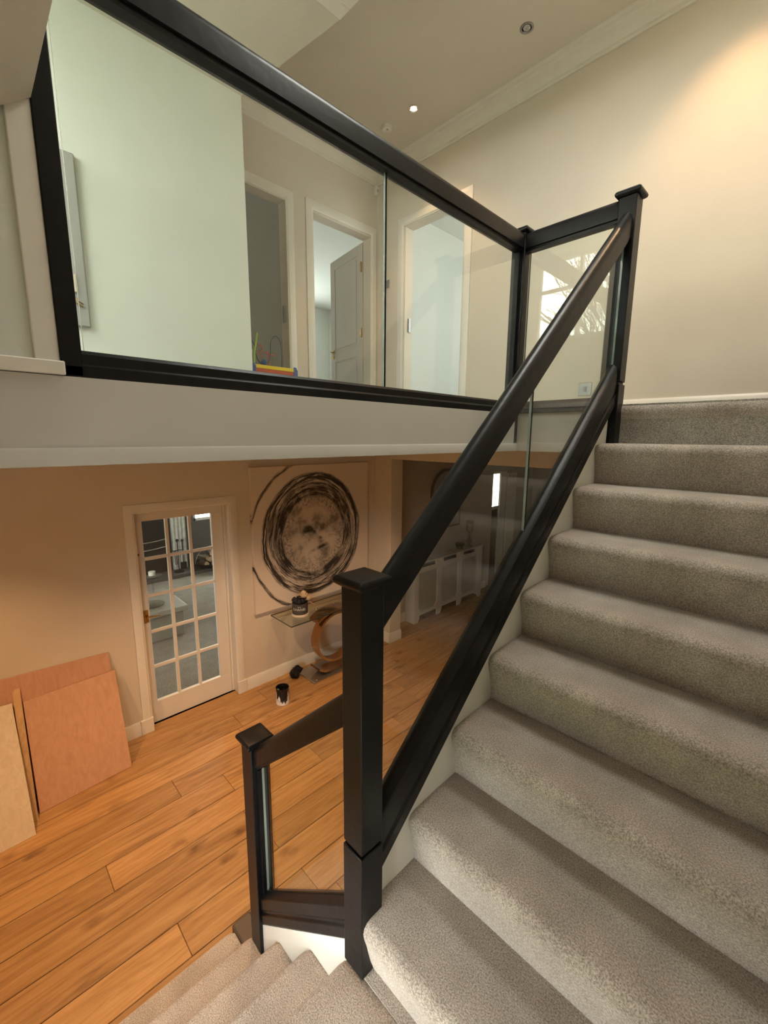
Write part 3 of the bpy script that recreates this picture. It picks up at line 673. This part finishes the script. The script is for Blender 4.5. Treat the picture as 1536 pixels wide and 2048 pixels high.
# ================================================================ CONSOLE TABLE
ct = thing('console_table', 'glass-topped console table on a bronze mirrored ring stand', 'table', (-3.70, 2.85, 0))
TX0, TX1, TY0, TY1 = -3.90, -3.50, 2.155, 3.50; TZ = .765
m = MB().box((TX0, TY0, TZ-.012), (TX1, TY1, TZ))
for f in m.b.faces: f.normal_update(); f.material_index = 0 if abs(f.normal.z) > .9 else 1
m.build('glass_top', [GLASSG, mat('dark_glass_edge', (.03, .05, .045), .15)], ct)
BRZ = mat('bronze_mirror', (0.42, 0.22, 0.10), 0.12, .9, var=.2, vscale=4); SILV = mat('silver_edge', (0.62, 0.58, 0.52), 0.18, 1.0)
cy, cz, R = 2.83, .40, .265
def ringband(m, r0, r1, xa, xb, n=48):
    rings = []
    for k in range(n):
        t = 2*math.pi*k/n; c, s_ = math.cos(t), math.sin(t)
        rings.append([(xa, cy+r0*c, cz+r0*s_), (xb, cy+r0*c, cz+r0*s_), (xb, cy+r1*c, cz+r1*s_), (xa, cy+r1*c, cz+r1*s_)])
    m.loft(rings, closed=True, smooth=False)
m = MB(); ringband(m, R, R+.026, -3.73, -3.62)
for f in m.b.faces:
    f.normal_update(); f.material_index = 1 if abs(f.normal.x) > .9 else 0
m.build('ring_stand', [BRZ, SILV], ct)
for sgn, zc in ((1, .0), (-1, TZ-.012)):
    m = MB(); rings = []      # curved foot and head cradles
    for k in range(13):
        t = math.radians(-52+104*k/12); rr = .36
        yy = cy+rr*math.sin(t); zz = zc + sgn*(.055+ (1-math.cos(t))*-.0 + (0.36*math.cos(math.radians(0))-0.36*math.cos(t))*-.0)
        h_ = .018+ .085*(1-abs(k-6)/6)**1.2 if False else .0
        cen = .10 + (rr-rr*math.cos(t))*.75
        zz = zc + sgn*(.02 + .085*(1-math.cos(t*1.0))/(1-math.cos(math.radians(52))))
        rings.append([(-3.76, yy, zz-.012), (-3.59, yy, zz-.012), (-3.59, yy, zz+.012), (-3.76, yy, zz+.012)])
    m.loft(rings, smooth=False)
    for f in m.b.faces:
        f.normal_update(); f.material_index = 1 if abs(f.normal.x) > .9 else 0
    m.build('curved_cradle', [BRZ, SILV], ct)
MB().box((-3.87, 2.44, 0), (-3.545, 3.24, .014)).build('base_plate', mat('smoked_mirror_base', (.42, .39, .35), .22, .8), ct, bevel=.002)
for yy in (2.60, 2.83, 3.06):
    MB().lathe([(.0, .012), (.010, .010), (.014, .004), (.014, 0)], (-3.70, yy, TZ), 14).build('bolt_cap', CHROME, ct)
for yy in (2.50, 3.18): MB().lathe([(.0, .010), (.010, .008), (.013, 0)], (-3.58, yy, .014), 14).build('bolt_cap', CHROME, ct)
# flower box with lettering
fb = thing('flower_box', 'round black lettered hat box full of dark roses and one cream bloom', 'flower box', (-3.70, 2.39, TZ))
fc = Vector((-3.70, 2.39, TZ)); BOXB = mat('dark_grey_card', (.055, .05, .048), .6); FR = .082
MB().lathe([(0, .022), (FR, .022), (FR, .135), (FR-.004, .137), (FR-.004, .12), (0, .12)], fc, 36).build('box_wall', BOXB, fb)
MB().lathe([(0, 0.0), (FR+.006, 0.0), (FR+.006, .022), (0, .022)], fc, 36).build('ribbon_band', mat('pale_ribbon', (.70, .62, .50), .5), fb)
DR = mat('dark_rose', (.045, .045, .05), .7, var=.5, vscale=50); CR = mat('cream_bloom', (.80, .66, .45), .7, var=.1, vscale=40)
def rose(c, r, mm, seed):
    m = MB(); rr = random.Random(seed); c = Vector(c)
    for ring, (n_, rad, tilt) in enumerate(((3, .30, .15), (4, .55, .45), (5, .85, .9), (6, 1.0, 1.25))):
        for k in range(n_):
            th = 2*math.pi*(k+rr.random()*.4)/n_+ring; wd = math.pi/n_*1.25
            rows = []
            for i in range(4):
                h_ = i/3; ra = r*rad*(.35+.65*math.sin(h_*1.4+.15)); zz = r*(h_*math.cos(tilt)*1.1 - .25*ring*.4)
                rows.append([c+Vector((ra*math.cos(th+wd*(q/3-.5)*1.6), ra*math.sin(th+wd*(q/3-.5)*1.6), zz-abs(q-1.5)*.06*r)) for q in range(4)])
            V = [[m.b.verts.new(p) for p in row] for row in rows]
            for i in range(3):
                for q in range(3): m._f([V[i][q], V[i][q+1], V[i+1][q+1], V[i+1][q]], True)
    m.ball(c, r*.3, 8, 6)
    o = m.build('rose', mm, fb); return o
for i, (dx, dy) in enumerate(((0, 0), (.045, .0), (-.045, .01), (.0, -.05), (.03, .045), (-.02, .05), (.05, -.04), (-.05, -.035))):
    rose(fc+Vector((dx, dy, .150+(.02 if i == 0 else 0))), .034, DR, i)
o = rose(fc+Vector((.02, .035, .205)), .05, CR, 40); o['label'] = 'large cream bloom lying on the dark roses'
o = rose(fc+Vector((.045, .07, .165)), .032, CR, 41); o['label'] = 'small cream bloom hanging over the rim'
MB().tube([fc+Vector((.05, .08, .14)), fc+Vector((.06, .12, .10)), fc+Vector((.05, .14, .085))], .006, 6).build('ribbon_tail', mat('pink_ribbon', (.5, .30, .22), .6), fb)
def lettering(txt, size, zc):
    cu = bpy.data.curves.new('lettering', 'FONT'); cu.body = txt; cu.size = size; cu.align_x = 'CENTER'; cu.align_y = 'CENTER'; cu.extrude = .0003; cu.space_character = 1.05
    tmp = bpy.data.objects.new('lettering', cu); COL.objects.link(tmp)
    me = bpy.data.meshes.new_from_object(tmp.evaluated_get(bpy.context.evaluated_depsgraph_get())); bpy.data.objects.remove(tmp)
    face = math.radians(-38)     # the side turned to the stairs
    for v in me.vertices:
        th = face + v.co.x/FR; rr = FR + .0012 + v.co.z
        v.co = Vector((rr*math.cos(th), rr*math.sin(th), zc+v.co.y))
    me.materials.clear(); me.materials.append(PLASTIC)
    o = bpy.data.objects.new('lettering', me); COL.objects.link(o); o.parent = fb
lettering('CHANEL', .036, .080); lettering('N°5', .018, .108)
# paint tin
tn = thing('paint_tin', 'open white paint tin streaked with black paint on the floor', 'tin', (-3.50, 2.03, 0))
tc_ = Vector((-3.50, 2.03, 0))
def tinmat():
    m, N, L, b = newmat('paint_streaked_tin'); b.inputs['Roughness'].default_value = .35
    tc = N.new('ShaderNodeTexCoord'); mp = N.new('ShaderNodeMapping'); mp.inputs['Scale'].default_value = (26, 26, 3.0); L.new(tc.outputs['Object'], mp.inputs[0])
    n = N.new('ShaderNodeTexNoise'); n.inputs['Scale'].default_value = 1; n.inputs['Detail'].default_value = 4; L.new(mp.outputs[0], n.inputs[0])
    sp = N.new('ShaderNodeSeparateXYZ'); L.new(tc.outputs['Object'], sp.inputs[0])
    ad = N.new('ShaderNodeMath'); ad.operation = 'MULTIPLY_ADD'; ad.inputs[1].default_value = 2.4; L.new(sp.outputs[2], ad.inputs[0]); L.new(n.outputs[0], ad.inputs[2])
    r = N.new('ShaderNodeValToRGB'); r.color_ramp.elements[0].position = .70; r.color_ramp.elements[0].color = (.74, .74, .78, 1); r.color_ramp.elements[1].position = .73; r.color_ramp.elements[1].color = (.006, .006, .008, 1)
    L.new(ad.outputs[0], r.inputs[0]); L.new(r.outputs[0], b.inputs['Base Color']); return m
MB().lathe([(0, .001), (.062, .001), (.064, .004), (.062, .008), (.062, .160), (.065, .164), (.065, .170), (.060, .170), (.058, .162), (.058, .11), (0, .11)], tc_, 36).build('tin_body', tinmat(), tn)
MB().lathe([(0, .112), (.0575, .112), (.0575, .113), (0, .113)], tc_, 24).build('black_paint', mat('wet_black_paint', (.004, .004, .005), .08), tn)
MB().tube([tc_+Vector((.063*math.cos(t), .063*math.sin(t)*1.0, .13-.08*math.sin((t+1.57)/3.14*math.pi))) if False else tc_+Vector((.066*math.cos(t), .066*math.sin(t), .12-.075*math.sin(math.pi*(t+2.2)/2.9))) for t in [-2.2+2.9*k/14 for k in range(15)]], .0016, 5).build('wire_handle', STEEL, tn)
# black rag by the skirting
m = MB(); rr = random.Random(5)
rings = []
for i in range(9):
    h_ = i/8; ring = []
    for k in range(16):
        t = 2*math.pi*k/16; rad = (.062*math.sin(math.pi*(h_*.86+.10))**.7)*(1+.28*math.sin(3*t+i*.9)+.18*rr.uniform(-1, 1))
        ring.append((-3.80+rad*math.cos(t)*.8, 2.37+rad*math.sin(t)+.03*h_, .0+.125*h_+.01*rr.uniform(0, 1)*(i > 0)))
    rings.append(ring)
m.loft(rings, smooth=True)
tag(m.build('crumpled_rag', RAG, org=(-3.80, 2.37, 0)), 'crumpled black cloth lying against the skirting by the ring table', 'cloth')

# ================================================================ PLYWOOD BOARDS
def leaning(name, yl, yr, zl_top, zr_top, xf_l, xf_r, xt, mm, label, th=.016, yl_t=None, yr_t=None):
    yl_t = yl if yl_t is None else yl_t; yr_t = yr if yr_t is None else yr_t
    A = [Vector((xf_l, yl, 0.002)), Vector((xf_r, yr, 0.002)), Vector((xt, yr_t, zr_top)), Vector((xt, yl_t, zl_top))]
    nn = (A[1]-A[0]).cross(A[3]-A[0]).normalized()
    if nn.x < 0: nn = -nn
    m = MB().loft([[p for p in A], [p - nn*th for p in A]], smooth=False)
    for v in m.b.verts:
        if v.co.z < .002: v.co.z = .002
    return tag(m.build(name, mm, org=((xf_l+xf_r)/2, (yl+yr)/2, 0), bevel=.001, seg=1), label, 'board', 'boards leaning on the hall wall')
leaning('plywood_board', -.34, .69, .905, .862, -3.76, -3.76, -3.930, PINKPLY, 'pink-brown plywood board hindmost in the leaning stack, tallest top edge')
leaning('plywood_board', .115, .705, .70, .722, -3.545, -3.594, -3.875, PINKPLY, 'pink-brown plywood board in front of the tall one, nearest the glazed door', yl_t=.125, yr_t=.71)
tag(MB().loft([[Vector(p) for p in ((-3.50, .060, .002), (-3.48, .102, .002), (-3.90, .118, .80), (-3.92, .076, .80))], [Vector(p) for p in ((-3.54, .060, .002), (-3.52, .102, .002), (-3.935, .118, .78), (-3.94, .076, .78))]], smooth=False).build('wooden_batten', PINE, org=(-3.5, .08, 0)), 'narrow pine upright batten leaning between the pink and pale boards', 'batten', 'boards leaning on the hall wall')
leaning('plywood_board', -.34, .076, .74, .725, -3.335, -3.358, -3.86, PALEPLY, 'pale washed board frontmost at the left frame edge', yr_t=.064)

# ================================================================ RADIATOR COVER in the hall
rc = thing('radiator_cover', 'white radiator cover with three lattice grilles in the dim hall', 'radiator cover', (-3.9, 5.2, 0))
RX = -3.81; ry0, ry1 = 4.34, 6.02; RH = .885
RCW = mat('radiator_cover_paint', (0.66, 0.64, 0.60), 0.5)
grs = [(4.43, 4.845), (4.955, 5.36), (5.455, 5.88)]; gz0, gz1 = .15, .73
m = MB()
segs = [ry0] + [v for g in grs for v in g] + [ry1]
for k in range(0, len(segs), 2): m.box((RX-.02, segs[k], .10), (RX, segs[k+1], RH-.02))
for (g0, g1) in grs: m.box((RX-.02, g0, .10), (RX, g1, gz0)).box((RX-.02, g0, gz1), (RX, g1, .80))
slots = [(4.507, 4.80), (4.986, 5.32), (5.489, 5.82)]
for (g0, g1), (s0, s1) in zip(grs, slots):
    m.box((RX-.02, g0, .80), (RX, s0, RH-.02)).box((RX-.02, s1, .80), (RX, g1, RH-.02))
    m.box((RX-.02, s0, .855), (RX, s1, RH-.02)) if False else None
m.box((-3.99, ry0, 0.0), (RX-.02, ry0+.02, RH-.02)).box((-3.99, ry1-.02, 0), (RX-.02, ry1, RH-.02))
m.build('cover_body', RCW, rc, bevel=.003)
for y in (ry0, 4.85, 5.36, ry1-.10): MB().prism([(y, 0), (y+.08, 0), (y+.11, .05), (y+.12, .10), (y, .10)] if y < 5.9 else [(y, .10), (y, .05), (y+.02, 0), (y+.10, 0), (y+.10, .10)], 0, RX-.02, RX).build('foot', RCW, rc)
part('top_shelf', (-3.998, ry0-.02, RH-.02), (RX+.02, ry1+.02, RH), RCW, rc, .005)
for g0, g1 in grs:
    gm = MB(); step_ = .03; L_ = gz1-gz0; W_ = g1-g0
    k = -L_
    while k < W_:
        for sg in (0, 1):
            u0, u1 = max(k, 0), min(k+L_, W_)
            if u1-u0 > .01:
                za, zb_ = gz0+(u0-k), gz0+(u1-k)
                if sg: za, zb_ = gz1-(u0-k), gz1-(u1-k)
                gm.run([(-.004, -.002), (.004, -.002), (.004, .002), (-.004, .002)], (RX-.014, g0+u0, za), (RX-.014, g0+u1, zb_), (0, .7, -.7 if not sg else .7), (1, 0, 0))
        k += step_
    gm.build('lattice_grille', RCW, rc)
    MB().prism([(g0, gz0), (g0+.07, gz0), (g0, gz0+.07)], 0, RX-.012, RX-.002).build('corner_bracket', RCW, rc)
    MB().prism([(g1, gz0), (g1-.07, gz0), (g1, gz0+.07)], 0, RX-.012, RX-.002).build('corner_bracket', RCW, rc)
part('radiator', (-3.97, ry0+.1, .12), (-3.88, ry1-.1, .75), mat('radiator_inner', (.16, .15, .14), .6), rc)
# hurricane candle holder
GM = glass('ornament_glass', (.86, .86, .84))
ch = thing('candle_holder', 'tall glass hurricane candle holder on the radiator cover', 'candle holder', (-3.90, 5.75, RH))
c = Vector((-3.90, 5.75, RH))
MB().lathe([(0, 0), (.055, 0), (.052, .01), (.02, .03), (.045, .07), (.045, .10), (.012, .14), (.03, .165), (.012, .19), (.012, .23), (.05, .25)], c, 24).build('stem', GM, ch)
MB().lathe([(.05, .25), (.058, .28), (.052, .36), (.062, .42), (.060, .42), (.050, .36), (.055, .28), (.045, .255)], c, 24).build('glass_cup', GM, ch)
MB().lathe([(0, .255), (.035, .255), (.035, .36), (0, .362)], c, 16).build('candle', mat('cream_wax', (.75, .68, .52), .5), ch)
bw = thing('glass_bowl', 'low square glass tealight dish left of the candle holder', 'dish', (-3.90, 5.50, RH)); c = Vector((-3.90, 5.50, RH))
MB().lathe([(0, 0), (.05, 0), (.07, .05), (.075, .09), (.070, .09), (.062, .05), (.045, .01), (0, .01)], c, 24).build('bowl', GM, bw)
MB().lathe([(0, .012), (.02, .012), (.02, .03), (0, .03)], c, 12).build('tealight', PLASTIC, bw)
# arched mirror on hall wall
mr_ = thing('wall_mirror', 'arched dark mirror hung above the radiator cover', 'mirror', (-3.99, 5.2, 1.9))
def archpts(w_, h0, h1, n=16): return [(5.22-w_, h0), (5.22+w_, h0)] + [(5.22+w_*math.cos(math.pi*k/n), h1+w_*math.sin(math.pi*k/n)) for k in range(n+1)]
MB().prism(archpts(.36, 1.25, 1.80), 0, -3.998, -3.975).build('mirror_frame', mat('pewter_frame', (.25, .22, .17), .35, .8), mr_)
MB().prism(archpts(.33, 1.28, 1.80), 0, -3.976, -3.970).build('mirror_glass', mat('mirror_glass', (.55, .52, .46), .05, 1.0), mr_)

# ================================================================ TOY
ty = thing('activity_toy', 'childs blue, yellow and red activity cube with bead wires on the landing', 'toy', (-2.8, 1.66, UF))
TB = mat('blue_toy_paint', (.045, .10, .30), .4); TYL = mat('yellow_toy_paint', (.80, .60, .03), .4); TR = mat('red_toy_paint', (.55, .09, .04), .4)
TG = mat('green_toy_paint', (.35, .62, .06), .4); TO = mat('lilac_toy_bead', (.10, .08, .35), .4); TP = mat('pink_toy_bead', (.55, .22, .16), .4)
tx = -2.80
for yy in (1.482, 1.815):
    for xo in (0, -.30):
        MB().lathe([(.016, 0), (.016, .302), (.012, .316), (.0, .320)], (tx-.016+xo, yy+.016, UF), 12).box((tx-.034+xo, yy, UF), (tx+xo, yy+.032, UF+.302)).build('corner_post', TB, ty, bevel=.004)
part('top_bar', (tx-.03, 1.514, UF+.286), (tx-.006, 1.815, UF+.308), TYL, ty, .003)
part('top_bar', (tx-.32, 1.514, UF+.286), (tx-.30, 1.815, UF+.308), TYL, ty, .003)
part('bottom_bar', (tx-.03, 1.514, UF+.02), (tx-.006, 1.815, UF+.05), TYL, ty, .003)
part('front_panel', (tx-.024, 1.514, UF+.05), (tx-.012, 1.815, UF+.286), TR, ty)
part('side_panel', (tx-.30, 1.488, UF+.03), (tx-.03, 1.500, UF+.28), TB, ty)
part('side_panel', (tx-.30, 1.826, UF+.03), (tx-.03, 1.838, UF+.28), TB, ty)
part('top_deck', (tx-.30, 1.514, UF+.283), (tx-.03, 1.815, UF+.296), TYL, ty)
m = MB()
for k in range(11): m.ball((tx-.006, 1.53+k*.017, UF+.252), .006, 8, 6)
m.build('counting_beads', PLASTIC, ty)
WB = mat('blue_grey_wire', (.03, .05, .07), .4)
def wire(pts, mm, r=.0035): return MB().tube(pts, r, 6).build('bead_wire', mm, ty)
def arc(yc, zc, ry, rz, t0, t1, n=12): return [(tx-.12, yc+ry*math.cos(math.radians(t0+(t1-t0)*k/n)), UF+zc+rz*math.sin(math.radians(t0+(t1-t0)*k/n))) for k in range(n+1)]
wire([(tx-.12, 1.48, UF+.36)] + arc(1.525, .40, .045, .07, 180, 0) + arc(1.625, .39, -.055, -.075, 0, -0.1)[:0] + arc(1.630, .41, .060, .085, 180, 360) + arc(1.735, .44, .045, .075, 180, 0) + [(tx-.12, 1.78, UF+.29)], WB)
wire([(tx-.1, 1.545, UF+.29), (tx-.1, 1.555, UF+.40), (tx-.1, 1.58, UF+.51)], TG, .006)
wire([(tx-.1, 1.518, UF+.29), (tx-.1, 1.525, UF+.36), (tx-.1, 1.532, UF+.405)], TG, .006)
wire([(tx-.15, 1.69, UF+.29), (tx-.15, 1.69, UF+.42)], TR); wire([(tx-.15, 1.63, UF+.41), (tx-.15, 1.735, UF+.395)], TR)
wire([(tx-.15+.02*math.sin(k*.9), 1.62+.02*math.cos(k*.9), UF+.37+.008*k) for k in range(12)], TR, .003)
for c_, r_, mm in (((tx-.1, 1.545, UF+.302), .018, TO), ((tx-.1, 1.575, UF+.305), .014, TP), ((tx-.1, 1.595, UF+.305), .014, TP), ((tx-.12, 1.633, UF+.338), .022, TB), ((tx-.11, 1.645, UF+.300), .015, TG)):
    MB().ball(c_, r_).build('bead', mm, ty)

ty.location = (-3.45, 2.045, UF); ty.scale = (1.1, 1.232, 1.358)
# ================================================================ LOUNGE seen through the glazed door
LX = -8.61
sbox('wall_lounge', (LX-.1, -2.5, 0), (LX, 3.10, 2.5), CHARCOAL)
sbox('wall_lounge', (LX-.1, 3.10, 0), (LX, 6.2, .95), CHARCOAL)
sbox('wall_lounge', (LX-.1, 3.10, 2.1), (LX, 6.2, 2.5), CHARCOAL)
sbox('wall_lounge', (LX-.1, 3.10, .95), (LX, 3.16, 2.1), CHARCOAL)
sbox('wall_lounge', (LX-.1, 4.6, .95), (LX, 6.2, 2.1), CHARCOAL)
sbox('wall_lounge', (LX, 6.1, 0), (-4.07, 6.2, 2.5), CHARCOAL)
sbox('wall_lounge', (LX, -2.5, 0), (-4.07, -2.4, 2.5), WALL)
sbox('ceiling_lounge', (LX-.1, -2.5, 2.48), (-4.07, 6.2, 2.58), CEIL).name = 'ceiling'
sbox('floor_lounge', (LX-.1, -2.5, -.1), (-4.02, 6.2, 0.0), LCARPET)
lw = MB()
for y in (3.16, 3.86, 4.55): lw.box((LX-.08, y, .95), (LX-.03, y+.05, 2.1))
lw.box((LX-.08, 3.16, .95), (LX-.03, 4.6, 1.0)).box((LX-.08, 3.16, 2.05), (LX-.03, 4.6, 2.1))
lw = struct(lw.build('window_4', WHITE))
part('pane', (LX-.06, 3.2, .99), (LX-.056, 3.88, 2.06), GLASS, lw); part('pane', (LX-.06, 3.90, .99), (LX-.056, 4.56, 2.06), GLASS, lw)
area('window_portal', (LX+.005, 3.88, 1.52), 1.3, 1.05, (1, 0, 0), 1, (1, 1, 1), True)
fp = thing('fireplace', 'dark fireplace with pale fluted jamb on a slate hearth beyond the glazed door', 'fireplace', (LX, 1.9, 0))
m = MB().box((-8.60, .4, 0), (-8.165, 5.2, .065)); m.build('hearth_slab', SLATE, fp, bevel=.006)
part('firebox', (LX+.001, 1.20, .066), (LX+.06, 2.66, 1.35), IRON, fp)
m = MB().box((LX+.001, 2.715, .066), (LX+.08, 2.97, 1.5))
for k in range(4): m.tube([(LX+.08, 2.745+k*.065, .12), (LX+.08, 2.745+k*.065, 1.45)], .024, 8)
m.build('pale_jamb', STONEW, fp); part('lintel', (LX+.001, 1.0, 1.36), (LX+.10, 3.0, 1.6), STONEW, fp)
fg = thing('fire_grate', 'low curved steel fire basket rails in front of the dark firebox', 'fire basket', (-8.35, 2.2, .065))
for zz in (.58, .72): MB().tube([(-8.42+.12*math.sin(math.pi*k/10), 1.60+.98*k/10, zz+.0) for k in range(11)], .012, 6).build('rail', SILV, fg)
for yy in (1.60, 2.58): MB().tube([(-8.42, yy, .065), (-8.42, yy, .74)], .011, 6).build('upright', SILV, fg)
cs = thing('companion_set', 'black iron fireside tool set before the pale jamb', 'fireside tools', (-8.35, 2.74, .065))
c = Vector((-8.35, 2.74, .065))
MB().lathe([(0, 0), (.09, 0), (.085, .02), (.02, .03), (.0, .03)], c, 16).build('base', IRON, cs)
MB().tube([c+Vector((0, 0, .03)), c+Vector((0, 0, .60))], .010, 6).tube([c+Vector((0, -.10, .42)), c+Vector((0, .10, .42))], .008, 6).ball(c+Vector((0, 0, .61)), .03, 8, 6).build('stand', IRON, cs)
MB().tube([c+Vector((.02, .08, .44)), c+Vector((.02, .08, .12))], .007, 6).box(tuple(c+Vector((.0, .03, .05))), tuple(c+Vector((.04, .13, .18)))).ball(c+Vector((.02, .08, .60)), .026, 8, 6).tube([c+Vector((.02, .08, .42)), c+Vector((.02, .08, .60))], .012, 6).build('shovel', IRON, cs)
MB().tube([c+Vector((.02, -.07, .42)), c+Vector((.02, -.06, .15))], .007, 6).tube([c+Vector((.02, -.05, .42)), c+Vector((.02, -.03, .15))], .007, 6).build('tongs', IRON, cs)
lg = thing('log_basket', 'shallow iron log basket on the slate hearth', 'log basket', (-8.27, 3.32, .065))
c = Vector((-8.27, 3.32, .065))
MB().lathe([(0, 0.004), (.16, .004), (.24, .04), (.30, .10), (.31, .12), (.30, .12), (.235, .05), (.15, .014), (0, .012)], c, 24).build('basket_bowl', IRON, lg)
MB().tube([c+Vector((0, .30*math.cos(math.pi*k/14), .10+.32*math.sin(math.pi*k/14))) for k in range(15)], .008, 6).build('basket_handle', SILV, lg)
li = 0
for dy, dz, r_ in ((-.14, .075, .06), (0, .065, .06), (.13, .08, .06), (-.07, .165, .06), (.07, .170, .058), (0, .265, .055), (-.15, .19, .045), (.16, .19, .045)):
    rr = random.Random(li+9); li += 1; cc = c+Vector((0, dy, dz+.03)); n_ = 7; yaw_ = rr.uniform(-.25, .25); rads = [r_*rr.uniform(.75, 1.1) for _ in range(n_)]
    d_ = Vector((math.cos(yaw_), math.sin(yaw_), 0)); sd = Vector((-d_.y, d_.x, 0))
    m = MB(); m.loft([[cc+d_*t+sd*rads[k]*math.cos(2*math.pi*k/n_)+Vector((0, 0, rads[k]*math.sin(2*math.pi*k/n_))) for k in range(n_)] for t in (-.14, .14)], smooth=False)
    for f in m.b.faces: f.material_index = 1 if len(f.verts) > 4 else 0
    tag(m.build('split_log', [BARK, LOGM], org=cc), ['leftmost log of the bottom row in the iron basket', 'middle log of the bottom row in the iron basket', 'rightmost log of the bottom row in the iron basket', 'left of the two large logs in the second row of the basket', 'right of the two large logs in the second row of the basket', 'topmost split log crowning the pile in the iron basket', 'small split log at the far left of the pile', 'small split log at the far right of the pile'][li-1], 'log', 'logs in the fireside basket')
cf = thing('coffee_table', 'low thick-topped square coffee table on the lounge carpet', 'coffee table', (-6.2, 1.4, 0))
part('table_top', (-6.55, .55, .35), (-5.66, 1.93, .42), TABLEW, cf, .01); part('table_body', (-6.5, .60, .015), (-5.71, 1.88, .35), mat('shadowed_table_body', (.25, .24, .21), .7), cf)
gd = thing('glass_dish', 'shallow oval glass dish on the coffee table', 'dish', (-5.90, 1.55, .42)); c = Vector((-5.90, 1.55, .42))
MB().lathe([(0, 0), (.08, .002), (.16, .03), (.17, .035), (.158, .035), (.08, .010), (0, .008)], c, 24).build('dish_bowl', GM, gd)
MB().lathe([(0, .01), (.03, .01), (.03, .06), (0, .06)], c+Vector((.02, -.05, 0)), 12).build('candle', PLASTIC, gd)
cs2 = thing('glass_candle_stand', 'glass pedestal stand with round top beside the dish on the coffee table', 'candle stand', (-6.35, 1.72, .42)); c = Vector((-6.35, 1.72, .42))
MB().lathe([(0, 0), (.08, 0), (.07, .012), (.012, .03), (.012, .24), (.05, .26), (.13, .27), (.13, .285), (0, .285)], c, 24).build('pedestal', GM, cs2)
MB().lathe([(0, .286), (.045, .286), (.045, .34), (0, .34)], c, 16).build('candle', PLASTIC, cs2)

# ================================================================ bare trees beyond the gable window
def tree(x, y, h_, seed, label):
    rr = random.Random(seed); m = MB(); base = Vector((x, y, 0))
    def br(p, d, l, r, dep):
        q = p + d*l*.5 + Vector((rr.uniform(-1, 1), rr.uniform(-1, 1), rr.uniform(-.3, .6)))*l*.06; e = p+d*l
        m.tube([p, q, e], [r, r*.85, r*.65], 5 if dep < 3 else 3)
        if dep >= 6: return
        for _ in range(3 if dep > 0 else 5):
            nd = (d + Vector((rr.uniform(-1, 1), rr.uniform(-1, 1), rr.uniform(-.2, .8)))*.75).normalized()
            br(p+d*l*rr.uniform(.55, 1), nd, l*rr.uniform(.6, .8), r*.55, dep+1)
    br(base, Vector((0, 0, 1)), h_*.38, .16, 0)
    return tag(m.build('bare_tree', TREEB, org=base), label, 'tree')
tree(-3.6, -7.0, 8.5, 2, 'bare branching tree outside, seen mirrored in the left of the landing glass')
tree(-0.8, -8.0, 9.0, 5, 'bare branching tree outside, seen mirrored in the short glass pane')
sbox('ground_outside', (-30, -40, -.5), (30, -1.6, -.3), mat('garden_grass', (.07, .10, .04), .95)).name = 'ground'
